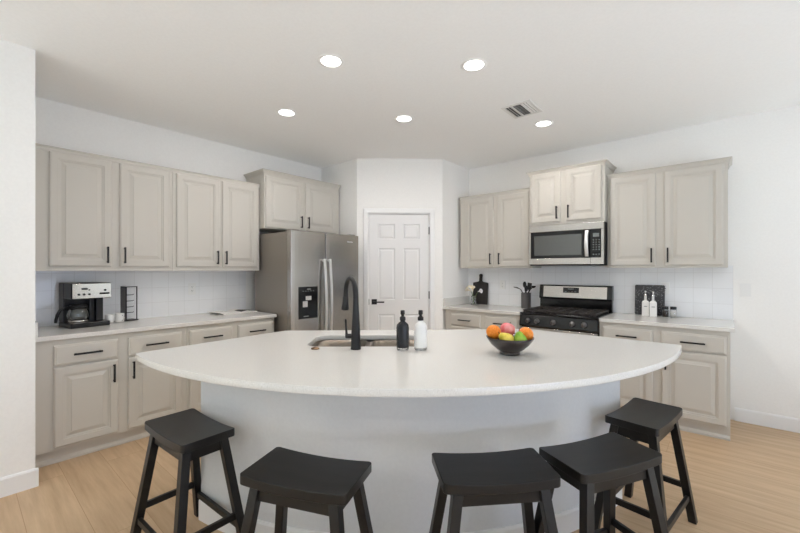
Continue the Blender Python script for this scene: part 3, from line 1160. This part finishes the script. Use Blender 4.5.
# ------------------------------------------------------------------ microwave
MZ, MH_ = 1.408, .437
mw = thing('microwave', 'stainless over-the-range microwave with a dark window', 'microwave', (-1.692, YB, MZ), 0)
MWW, MD_ = .758, .385
MB().box(0, MWW, -MD_, -.012, 0.012, MH_).build('body', 'dark_plastic', mw, bevel=.002)
MB().box(.01, MWW - .01, -MD_ - .01, -.03, 0, .012).build('vent_grille', 'dark_plastic', mw)
dwid = .636
yf = -MD_ - .03
mb = MB()
mb.box(0, MWW, yf + .002, -MD_ - .0005, MH_ - .071, MH_, bev=.003)
mb.build('top_panel', 'steel', mw)
mb = MB()
mb.box(0, dwid, yf, -MD_ - .0005, .012, .077, 'steel', bev=.002)
mb.box(0, .022, yf, -MD_ - .0005, .077, MH_ - .073, 'steel')
mb.box(.022, dwid, yf + .003, -MD_ - .0005, .077, MH_ - .073, 'black_gloss')
dr = mb.build('door', None, mw, label='stainless framed black glass door')
MB().box(.062, dwid - .085, yf + .0012, yf + .0045, .110, MH_ - .112).build('window', 'black_glass', dr)
mb = MB()
hx = dwid - .028
lo = []
for j in range(11):
    t = j / 10
    z = .088 + (MH_ - .172) * t
    y = yf - .022 - .022 * math.sin(math.pi * t)
    lo.append([(hx - .017, y + .008, z), (hx + .017, y + .008, z), (hx + .017, y - .006, z), (hx - .017, y - .006, z)])
mb.rings(lo)
for z in (.106, MH_ - .104):
    mb.box(hx - .010, hx + .010, yf - .024, yf + .004, z - .008, z + .008)
mb.build('handle', 'steel_light', dr, bevel=.004)
mb = MB()
mb.box(dwid + .002, MWW - .022, yf + .003, -MD_ - .0005, .077, MH_ - .073, 'black_gloss')
mb.box(MWW - .022, MWW, yf, -MD_ - .0005, .012, MH_ - .073, 'steel')
mb.box(dwid + .002, MWW - .022, yf, -MD_ - .0005, .012, .077, 'steel')
cp_ = mb.build('control_panel', None, mw, label='black keypad panel with a small display')
MB().box(dwid + .024, dwid + .080, yf + .001, yf + .004, MH_ - .150, MH_ - .115).build('display', 'led_amber', cp_)
mb = MB()
for r_ in range(7):
    for c_ in range(3):
        if r_ == 5:
            continue
        mb.box(dwid + .022 + c_ * .026, dwid + .034 + c_ * .026, yf + .0014, yf + .004, MH_ - .186 - r_ * .024, MH_ - .178 - r_ * .024)
mb.build('keypad', 'led_amber', cp_)

# ------------------------------------------------------------------ range
rg = thing('gas_range', 'stainless and black gas range with five front knobs', 'range', (RG0 + .004, YB - .012, 0), 0)
RW = RG1 - RG0 - .008
MB().box(0, RW, -.60, 0, .03, .888).build('body', 'black_gloss', rg, bevel=.002)
mb = MB()
mb.box(.03, RW - .03, -.55, -.05, 0, .03)
mb.build('plinth', 'dark_plastic', rg)
MB().box(-.001, RW + .001, -.635, -.055, .888, .910).build('cooktop', 'black_gloss', rg, bevel=.005)
mb = MB()
mb.rings([[(x, -.602, .765), (x, -.652, .765), (x, -.664, .780), (x, -.640, .886), (x, -.602, .886)] for x in (0, RW)])
cpn = mb.build('control_panel', 'black_gloss', rg, bevel=.003)
tilt = Matrix.Rotation(R(90 + 12.7), 4, 'X')
for kx in (.095, .19, .355, .535, .645):
    mb = MB()
    mb.lathe([(.026, 0), (.026, .006), (.021, .009), (.0195, .030), (.017, .034), (0, .034)], seg=24)
    mb.box(-.0045, .0045, -.019, .019, .030, .041)
    mb.build('knob', 'crock', rg, xf=T(kx, -.6535, .832) @ tilt)
mb = MB()
mb.box(.004, RW - .004, -.650, -.602, .175, .757, 'steel')
od = mb.build('oven_door', None, rg, bevel=.004)
MB().box(.10, RW - .10, -.6515, -.645, .30, .62).build('window', 'black_glass', od)
mb = MB()
mb.tube([(.045, -.700, .715), (RW - .045, -.700, .715)], .013, seg=14)
for x in (.07, RW - .07):
    mb.box(x - .012, x + .012, -.700, -.649, .705, .725)
mb.build('handle', 'steel_light', od)
MB().box(.004, RW - .004, -.645, -.602, .04, .168).build('drawer', 'steel', rg, bevel=.004)
# grates and burners
for g in range(3):
    gx0 = .020 + g * (RW - .04) / 3 + .002
    gx1 = .020 + (g + 1) * (RW - .04) / 3 - .002
    gy0, gy1 = -.615, -.085
    mb = MB()
    bw = .006
    for x in (gx0, gx1 - 2 * bw):
        mb.box(x, x + 2 * bw, gy0, gy1, .924, .938)
    for y in (gy0, (gy0 + gy1) / 2 - bw, gy1 - 2 * bw):
        mb.box(gx0 + 2 * bw, gx1 - 2 * bw, y, y + 2 * bw, .924, .938)
    xm = (gx0 + gx1) / 2
    mb.box(xm - bw, xm + bw, gy0 + 2 * bw, gy1 - 2 * bw, .926, .940)
    for y in (gy0 + .13, gy1 - .13):
        mb.box(gx0 + 2 * bw, gx1 - 2 * bw, y - bw, y + bw, .926, .940)
    for x in (gx0 + .004, gx1 - .016):
        for y in (gy0 + .004, gy1 - .016):
            mb.box(x, x + .012, y, y + .012, .910, .925)
    mb.build('grate', 'iron', rg)
    spots = [(xm, gy0 + .13), (xm, gy1 - .13)] if g != 1 else [(xm, (gy0 + gy1) / 2)]
    for x, y in spots:
        MB().lathe([(.048, 0), (.046, .008), (.036, .009), (.036, .013), (.030, .015), (0, .015)], c=(x, y, .9102)).build('burner', 'iron', rg)
# back guard
mb = MB()
mb.box(0, RW, -.062, 0, .889, 1.03)
mb.rings([[(x, 0, 1.03), (x, -.075, 1.03), (x, -.082, 1.045), (x, -.060, 1.180), (x, -.050, 1.188), (x, 0, 1.188)] for x in (-.004, RW + .004)])
bgd = mb.build('back_guard', 'black_gloss', rg, bevel=.003)
mb = MB()
def slab(x0, x1, t0, t1, d, m_):
    # lies on the tilted face of the guard
    A = Vector((0, -.0815, 1.048))
    B = Vector((0, -.0605, 1.177))
    nrm = Vector((0, -(B.z - A.z), (B.y - A.y))).normalized()
    a, c_ = A.lerp(B, t0), A.lerp(B, t1)
    q = MB()
    q.rings([[(x, a.y, a.z), (x, a.y + nrm.y * d, a.z + nrm.z * d), (x, c_.y + nrm.y * d, c_.z + nrm.z * d), (x, c_.y, c_.z)] for x in (x0, x1)])
    return q
slab(.045, RW - .045, 0, .97, .003, 'steel').build('steel_panel', 'steel', bgd)
dsp = slab(RW / 2 - .115, RW / 2 + .055, .42, .88, .0045, 'black').build('display', 'black_gloss', rg)
for j in range(4):
    MB().box(RW / 2 - .095 + j * .034, RW / 2 - .075 + j * .034, -.0785, -.0740, 1.112, 1.118).build('control_mark', 'led_amber', dsp)
MB().box(RW / 2 - .06, RW / 2 + .0, -.0745, -.0700, 1.138, 1.152).build('clock', 'led_amber', dsp)

# ------------------------------------------------------------------ things on the left counter
cz = CZ + .0006
cm = thing('coffee_maker', 'black and steel drip coffee maker with glass carafe on the left counter', 'coffee maker', (-3.985, .690, cz), R(90 + 9))
cw2, cd2, chh = .130, .125, .352     # half width, half depth, height
MB().box(-cw2, cw2, -cd2, cd2, 0, .038).build('base', 'dark_plastic', cm, bevel=.006)
mb = MB()
mb.box(-cw2, cw2, .02, cd2, .038, chh)
mb.box(.052, cw2 - .030, -.075, .02, .038, chh - .125)
mb.box(.012, .048, -.055, .02, .038, chh - .125)
mb.build('tower', 'dark_plastic', cm, bevel=.006)
MB().box(-cw2, cw2 + .004, -cd2 - .008, .02, chh - .125, chh).build('brew_head', 'dark_plastic', cm, bevel=.006)
mb = MB()
mb.box(-cw2 + .006, cw2 + .002, -cd2 - .013, -cd2 - .0075, chh - .122, chh - .006)
fpn = mb.build('front_panel', 'chrome', cm, bevel=.003)
for x, z, r_ in ((-.085, .262, .008), (-.052, .262, .008), (-.018, .262, .008), (.088, .292, .008), (-.018, .296, .005)):
    MB().tube([(x, -cd2 - .0125, z), (x, -cd2 - .0185, z)], r_, seg=14).build('button', 'dark_plastic', fpn)
MB().box(-.068, -.028, -cd2 - .0145, -cd2 - .0125, .298, .312).build('display', 'dark_plastic', fpn)
MB().box(.050, .118, -cd2 - .0145, -cd2 - .0125, .258, .272).build('emblem', 'dark_plastic', fpn)
MB().lathe([(.064, 0), (.064, .004), (.05, .005), (0, .005)], c=(-.058, -.052, .0385)).build('hot_plate', 'steel', cm)
mb = MB()
mb.lathe([(.055, .0), (.060, .004), (.071, .03), (.073, .055), (.066, .085), (.054, .108), (.053, .118), (.051, .118), (.052, .108), (.064, .085), (.071, .055), (.069, .03), (.058, .0055), (0, .004)],
         c=(-.058, -.052, .0445), seg=36)
mb.build('carafe', 'coffee_glass', cm)
mb = MB()
mb.lathe([(.056, .116), (.056, .128), (.045, .138), (.012, .140), (0, .140)], c=(-.058, -.052, .0445))
mb.lathe([(.0545, .098), (.0575, .098), (.0575, .112), (.0545, .112)], c=(-.058, -.052, .0445), cap0=False, cap1=False)
mb.build('carafe_lid', 'dark_plastic', cm)
MB().lathe([(.0612, .0035), (.0655, .014), (.0670, .014), (.0627, .003)], c=(-.058, -.052, .0445), cap0=False, cap1=False, seg=36).build('carafe_band', 'chrome', cm)
mb = MB()
hp = [(-.108, -.055, .158), (-.145, -.060, .162), (-.176, -.064, .146), (-.193, -.067, .110), (-.203, -.069, .070), (-.205, -.070, .050)]
mb.tube(hp, [.009, .010, .011, .011, .010, .009], seg=10)
mb.build('carafe_handle', 'dark_plastic', cm)

def mug(x, y, label, rz, r_=.037, h_=.072):
    t = thing('mug', label, 'mug', (x, y, cz), rz, 'white mugs by the coffee maker')
    mb = MB()
    mb.lathe([(r_ - .006, 0), (r_ - .001, .004), (r_, .012), (r_, h_ - .002), (r_ - .0015, h_), (r_ - .0035, h_ - .002), (r_ - .0038, .010), (0, .007)])
    mb.build('cup', 'ceramic', t)
    mb = MB()
    mb.tube([(r_ - .002, 0, h_ * .78), (r_ + .016, 0, h_ * .76), (r_ + .023, 0, h_ * .52), (r_ + .016, 0, h_ * .27), (r_ - .002, 0, h_ * .22)], .0042, seg=8)
    mb.build('handle', 'ceramic', t)
mug(-4.052, .868, 'white mug nearest the coffee maker', R(200), .031, .070)
mug(-4.035, .937, 'white mug in front of the black metal rack', R(20), .034, .076)

rk = thing('metal_rack', 'tall narrow black metal rack with short rungs behind the white mugs', 'rack', (-4.100, 1.022, cz), R(90 + 14))
mb = MB()
s = .0035
hw, hdp, hh = .044, .040, .300
for x in (-hw, hw):
    for y in ((-hdp, hdp) if x < 0 else (-hdp,)):
        mb.box(x - s, x + s, y - s, y + s, .010, hh)
for y in (-hdp,):
    mb.box(-hw - s, hw + s, y - s, y + s, hh, hh + 2 * s)
for x in (-hw,):
    mb.box(x - s, x + s, -hdp + s, hdp + s, hh, hh + 2 * s)
mb.build('frame', 'black', rk)
MB().box(-hw - .010, hw + .010, -hdp - .012, hdp + .012, 0, .010).build('base', 'black', rk, bevel=.003)
MB().box(-hw - .0025, -hw + .0, -hdp + s, hdp - s, .012, hh).build('side_panel', 'crock', rk)
for z in (.075, .125, .178, .232):
    mb = MB()
    mb.tube([(-hw, -hdp, z), (.012, -hdp, z), (.018, -hdp, z + .006)], .0028, seg=8)
    mb.build('rung', 'black', rk)

# open magazine
mg = thing('magazine', 'open magazine lying flat on the left counter beside the fridge', 'magazine', (-4.02, 1.935, cz), R(90 + 4))
def page_block(sx, th):
    mb = MB()
    lo = []
    n = 10
    for j in range(n + 1):
        u = j / n
        x = sx * (.002 + .205 * u)
        zt = .004 + th * (math.sin(min(1, u * 2.2) * math.pi / 2) * (1 - .75 * u)) + (.012 * max(0, u - .85) / .15 if sx < 0 else 0)
        zb = max(0.0, zt - .004 - th * .3 * (1 - u)) if sx < 0 and u > .85 else 0.0
        lo.append([(x, -.135, zb), (x, .135, zb), (x, .135, zt), (x, -.135, zt)])
    mb.rings(lo)
    return mb
page_block(-1, .022).build('pages', 'paper', mg)
pg = page_block(1, .026).build('pages', 'paper', mg)
mb = MB()
lo = []
for j in range(8):
    u = .12 + .80 * j / 7
    zt = .0048 + .026 * (math.sin(min(1, u * 2.2) * math.pi / 2) * (1 - .75 * u))
    lo.append([(.002 + .205 * u, -.125, zt), (.002 + .205 * u, .02, zt), (.002 + .205 * u, .02, zt + .0006), (.002 + .205 * u, -.125, zt + .0006)])
mb.rings(lo)
mb.build('picture', 'iron', pg, label='dark picture on the right-hand page')

# ------------------------------------------------------------------ outlets and switches
def plate(name, label, cat, loc, rz, kind):
    t = thing(name, label, cat, loc, rz, None if kind == 'switch' else 'white wall outlets')
    MB().box(-.036, .036, -.0065, 0, -.058, .058).build('cover_plate', 'white_plastic', t, bevel=.002)
    if kind == 'switch':
        o = MB().box(-.0165, .0165, -.0085, -.006, -.033, .033).build('rocker', 'white_plastic', t, bevel=.001)
    else:
        for z in (-.02, .02):
            o = MB().box(-.0165, .0165, -.0085, -.006, z - .0145, z + .0145).build('socket', 'white_plastic', t, bevel=.001)
            q = MB()
            for x in (-.006, .006):
                q.box(x - .0012, x + .0012, -.0091, -.008, z - .002, z + .007)
            q.tube([(0, -.008, z - .008), (0, -.0091, z - .008)], .0022, seg=8)
            q.build('slots', 'slot', o)
        if kind == 'gfci':
            MB().box(-.008, .008, -.0092, -.006, -.004, .004).build('button', 'slot', t)
    return t
plate('power_outlet', 'white outlet on the left backsplash above the magazine', 'outlet', (XL + .0095, 1.585, 1.165), R90, 'outlet')
plate('power_outlet', 'white outlet on the backsplash right of the black paddle board', 'outlet', (-2.20, YB - .0095, 1.168), 0, 'outlet')
plate('power_outlet', 'white outlet on the backsplash right of the speckled board', 'outlet', (-.474, YB - .0095, 1.178), 0, 'gfci')
plate('light_switch', 'white rocker switch on the bare wall right of the backsplash', 'switch', (.118, YB - .0005, 1.182), 0, 'switch')

# ------------------------------------------------------------------ things on the right counters
def lean(o, deg):
    o.rotation_euler = (R(-deg), 0, o.rotation_euler[2])
# paddle cutting board, leaning on the tiles
cb = thing('cutting_board', 'black wooden paddle cutting board leaning on the backsplash', 'cutting board', (-2.500, 4.545, cz + .001), 0)
lean(cb, 5)
bw2, bh2 = .110, .285
out = fillet([(-bw2, 0), (bw2, 0), (bw2, bh2), (.022, bh2 + .016), (.020, bh2 + .075), (.028, bh2 + .118), (-.028, bh2 + .118), (-.020, bh2 + .075), (-.022, bh2 + .016), (-bw2, bh2)],
             {0: .012, 1: .012, 2: .014, 3: .02, 5: .022, 6: .022, 8: .02, 9: .014}, .012, 5)
MB().rings([[(x, -.016, z) for x, z in out], [(x, 0, z) for x, z in out]]).build('board', 'board', cb, bevel=.002)
q = MB()
q.lathe([(.009, 0), (.0065, .001), (.0065, -.001), (.009, 0)], seg=16, cap0=False, cap1=False)
q.build('hanging_ring', 'iron', cb, xf=T(0, -.0165, bh2 + .095) @ Matrix.Rotation(R(90), 4, 'X'))

# glass vase with three calla lilies
VX, VY = -2.515, 4.40
vz = thing('glass_vase', 'small clear glass vase in front of the black paddle board', 'vase', (VX, VY, cz))
mb = MB()
mb.lathe([(.030, 0), (.036, .004), (.038, .03), (.033, .07), (.028, .10), (.031, .118), (.0285, .118), (.0255, .10), (.0305, .07), (.0355, .03), (.033, .010), (0, .008)], seg=28)
mb.build('vessel', 'glass', vz)
def lily(label, m, p0, p1, facing, s_=1.0):
    p0, p1 = Vector(p0), Vector(p1)
    t = thing('calla_lily', label, 'flower', (VX, VY, cz + .011), 0, 'calla lilies in the vase')
    mid = (p0 + p1) / 2 + Vector((0, 0, .03))
    pts = [p0 * (1 - u) ** 2 + mid * 2 * u * (1 - u) + p1 * u * u for u in [k / 8 for k in range(9)]]
    MB().tube(pts, .0032, seg=8).build('flower_stem', 'stemg', t)
    # spathe: a flared funnel with one long tip
    d = Vector(facing).normalized()
    zax = d
    xa = zax.cross(Vector((0, 0, 1)))
    xa = xa.normalized() if xa.length > .05 else Vector((1, 0, 0))
    ya = zax.cross(xa)
    mb = MB()
    lo = []
    prof = [(.004, 0), (.007, .018), (.012, .036), (.020, .052), (.030, .064), (.036, .068)]
    full = prof + [(r_ - .002, z_ + .001) for r_, z_ in reversed(prof[1:])]
    for r_, z_ in full:
        ring = []
        for k in range(20):
            a = 2 * math.pi * k / 20
            ext = 1 + .55 * max(0, math.cos(a)) ** 5 * (z_ / .068)
            ring.append(p1 + xa * (r_ * math.cos(a) * ext * s_) + ya * (r_ * math.sin(a) * s_) + zax * ((z_ + .02 * max(0, math.cos(a)) * (z_ / .068) ** 2) * s_))
        lo.append(ring)
    mb.rings(lo, smooth=True)
    mb.build('petal', m, t)
    MB().tube([p1 + zax * .012 * s_, p1 + zax * .050 * s_], [.003, .0035], seg=8).build('spadix', 'pear_y', t)
lily('cream calla lily leaning left out of the vase', 'lily', (.008, 0, 0), (-.030, -.008, .165), (-.75, -.35, .45), .95)
lily('cream calla lily standing highest in the vase', 'lily', (-.004, .004, 0), (-.006, -.006, .165), (.18, -.5, .75), 1.0)
lily('white calla lily bending right in front of the board', 'lily_w', (-.010, 0, 0), (.070, -.012, .165), (.85, -.30, .18), .85)

# utensil crock and the tools standing in it
UXc, UYc = -1.830, 4.44
uc = thing('utensil_crock', 'round dark grey metal utensil crock left of the range', 'crock', (UXc, UYc, cz))
mb = MB()
mb.lathe([(.054, 0), (.056, .003), (.056, .172), (.0575, .175), (.0575, .182), (.0535, .182), (.053, .006), (0, .006)], seg=36)
mb.build('vessel', 'crock', uc)
def tool(name, label, pts, head):
    t = thing(name, label, 'utensil', (UXc, UYc, cz + .0065), 0, 'cooking tools in the crock')
    MB().tube(pts, [.0055] * (len(pts) - 1) + [.0045], seg=8).build('handle', 'dark_plastic', t)
    head(MB(), Vector(pts[-1])).build('head', 'dark_plastic', t)
def h_spoon(mb, p):
    mb.sphere(p + Vector((0, 0, .028)), .030, sc=(.75, .32, 1.25), seg=16)
    return mb
def h_turner(mb, p):
    mb.rings([[(p.x - .012, p.y - .002, p.z - .004), (p.x + .012, p.y - .002, p.z - .004), (p.x + .012, p.y + .002, p.z - .004), (p.x - .012, p.y + .002, p.z - .004)],
              [(p.x - .022, p.y - .002, p.z + .03), (p.x + .030, p.y - .002, p.z + .03), (p.x + .030, p.y + .002, p.z + .03), (p.x - .022, p.y + .002, p.z + .03)],
              [(p.x - .018, p.y - .002, p.z + .085), (p.x + .034, p.y - .002, p.z + .075), (p.x + .034, p.y + .002, p.z + .075), (p.x - .018, p.y + .002, p.z + .085)]])
    return mb
def h_ladle(mb, p):
    mb.lathe([(.0, -.012), (.016, -.008), (.026, .004), (.029, .016), (.0265, .016), (.022, .005), (0, -.008)], c=(p.x + .012, p.y, p.z + .006), seg=18)
    return mb
def h_hook(mb, p):
    mb.tube([p - Vector((.002, 0, 0)), p + Vector((-.035, 0, .012)), p + Vector((-.075, 0, .018))], [.0055, .0075, .005], seg=8)
    return mb
tool('serving_fork', 'black tool hooking out left over the crock rim', [(.02, 0, 0), (-.030, 0, .15), (-.058, 0, .205), (-.078, 0, .222)], h_hook)
tool('cooking_spoon', 'black rounded spoon, tallest in the crock', [(.02, .01, 0), (-.015, .01, .20), (-.020, .01, .245)], h_spoon)
tool('cooking_spoon', 'black spoon standing right of the tallest spoon', [(-.01, -.012, 0), (.006, -.012, .18), (.008, -.012, .20)], h_spoon)
tool('spatula', 'black flat spatula upright near the right rim of the crock', [(-.02, .012, 0), (.030, .012, .20), (.034, .012, .215)], h_turner)
tool('ladle', 'black ladle tipping out right over the crock rim', [(-.025, -.01, 0), (.040, -.01, .185), (.062, -.01, .225), (.082, -.01, .240)], h_ladle)

# speckled board, bottles, shakers
gb = thing('stone_board', 'square dark grey speckled stone board leaning on the backsplash', 'cutting board', (-.590, 4.553, cz + .0015), 0)
lean(gb, 5)
out = fillet([(-.137, 0), (.117, 0), (.117, .302), (-.137, .302)], {0: .012, 1: .012, 2: .012, 3: .012}, .012, 5)
MB().rings([[(x, -.012, z) for x, z in out], [(x, 0, z) for x, z in out]]).build('board', 'granite', gb, bevel=.002)
for x in (-.12, .096):
    MB().sphere((x, -.006, -.0002), .0015, seg=8).build('foot', 'dark_plastic', gb)

def oil(x, y, label):
    t = thing('oil_bottle', label, 'bottle', (x, y, cz), R(10), 'white bottles in front of the speckled board')
    mb = MB()
    hb = .030
    def sq(i, z, r_):
        return [(a, b2, z) for a, b2 in fillet([(-hb + i, -hb + i), (hb - i, -hb + i), (hb - i, hb - i), (-hb + i, hb - i)], {0: r_, 1: r_, 2: r_, 3: r_}, r_, 4)]
    mb.rings([sq(.002, 0, .006), sq(0, .003, .007), sq(0, .135, .007), sq(.006, .147, .008), sq(.018, .154, .010), sq(.0195, .160, .0142), sq(.0195, .195, .0142)])
    mb.build('bottle', 'ceramic', t, bevel=0)
    mb = MB()
    mb.box(-.014, .014, -.0306, -.0295, .092, .098)
    mb.build('lettering', 'led_amber', t)
    mb = MB()
    mb.lathe([(.0125, .1945), (.0135, .197), (.0135, .212), (.006, .218), (.006, .224), (.010, .229), (.0125, .236), (.011, .246), (.004, .251), (0, .2515)], seg=18)
    mb.build('stopper', 'chrome', t)
oil(-.624, 4.478, 'white square bottle, left of the pair before the speckled board')
oil(-.556, 4.448, 'white square bottle, right of the pair before the speckled board')

def shaker(x, y, label, m):
    t = thing('spice_shaker', label, 'shaker', (x, y, cz), 0, 'shakers by the speckled board')
    MB().lathe([(.024, 0), (.0265, .003), (.0265, .066), (.023, .072), (.023, .076)], seg=26).build('jar', 'glass', t)
    MB().lathe([(.0248, .0042), (.0248, .060), (0, .062)], seg=26).build('contents', m, t)
    MB().lathe([(.025, .0765), (.026, .078), (.026, .100), (.024, .103), (0, .103)], seg=26).build('lid', 'dark_plastic', t)
shaker(-.460, 4.475, 'black-lidded glass shaker of dark pepper', 'pepper')
shaker(-.397, 4.480, 'black-lidded glass shaker of white salt', 'salt')

# ------------------------------------------------------------------ ceiling lights and vent
def can(name):
    t = thing(name, '', 'ceiling light', (0, 0, H), 0, 'recessed ceiling lights')
    MB().lathe([(.064, -.0005), (.086, -.0005), (.088, -.0015), (.085, -.003), (.068, -.0035), (.064, -.003)], cap0=False, cap1=False, seg=40).build('trim_ring', 'ceiling', t)
    MB().lathe([(.0655, -.0012), (.0655, -.0042), (.04, -.0052), (0, -.0056)], seg=36).build('lens', 'lens', t)
    d = bpy.data.lights.new('lamp_light', 'AREA')
    d.shape = 'DISK'
    d.size = .12
    d.energy = LAMP_W
    d.color = LAMP_C
    o = bpy.data.objects.new('lamp_light', d)
    o.location = (0, 0, -.012)
    COL.objects.link(o)
    o.parent = t
    return t
spots = [(-1.993, 1.620, 'recessed ceiling light nearest the camera, above the left of the sink'),
         (-1.300, 2.280, 'recessed ceiling light nearest the camera on the right'),
         (-2.941, 1.896, 'leftmost recessed ceiling light, in front of the left upper cabinets'),
         (-2.244, 2.670, 'recessed ceiling light in the middle, in front of the pantry door'),
         (-1.321, 3.619, 'recessed ceiling light beside the ceiling vent')]
c0 = can('ceiling_light')
for i, (x, y, lab) in enumerate(spots):
    if i == 0:
        c0.location = (x, y, H)
        c0['label'] = lab
    else:
        dup(c0, (x, y, H), 0, lab)
# unseen copies of the lamp behind the camera, added to light the room
for x, y in ((.4, -1.4), (-1.9, -2.9), (.6, -3.2)):
    dup(c0, (x, y, H), 0, 'unseen recessed ceiling light behind the camera, added to light the room')

vt = thing('ceiling_vent', 'square white air vent in the ceiling near one recessed light', 'vent', (-1.345, 3.178, H), R(-90))
vw, vl = .145, .125
mb = MB()
for x0, x1, y0, y1 in ((-vw, vw, -vl, -vl + .022), (-vw, vw, vl - .022, vl), (-vw, -vw + .022, -vl + .022, vl - .022), (vw - .022, vw, -vl + .022, vl - .022)):
    mb.box(x0, x1, y0, y1, -.008, -.0005)
for y in (-.040, .040):
    mb.box(-vw + .022, vw - .022, y - .006, y + .006, -.008, -.002)
mb.build('frame', 'vent', vt)
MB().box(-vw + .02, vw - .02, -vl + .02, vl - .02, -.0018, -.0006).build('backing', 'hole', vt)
def slat(x0, x1, y0, y1, ax, ang):
    mb = MB()
    L = (x1 - x0) if ax == 'X' else (y1 - y0)
    mb.box(-L / 2, L / 2, -.007, .007, -.0006, .0006)
    rot = Matrix.Rotation(R(ang), 4, 'X')
    if ax == 'Y':
        rot = Matrix.Rotation(R(90), 4, 'Z') @ rot
    mb.build('slat', 'vent', vt, xf=T((x0 + x1) / 2, (y0 + y1) / 2, -.0065) @ rot)
for k in range(9):
    x = -vw + .034 + k * .0275
    slat(x, x, -.034, .034, 'Y', 30)
for k in range(3):
    y = -vl + .030 + k * .022
    slat(-vw + .022, vw - .022, y, y, 'X', -35)
    slat(-vw + .022, vw - .022, -y, -y, 'X', 35)
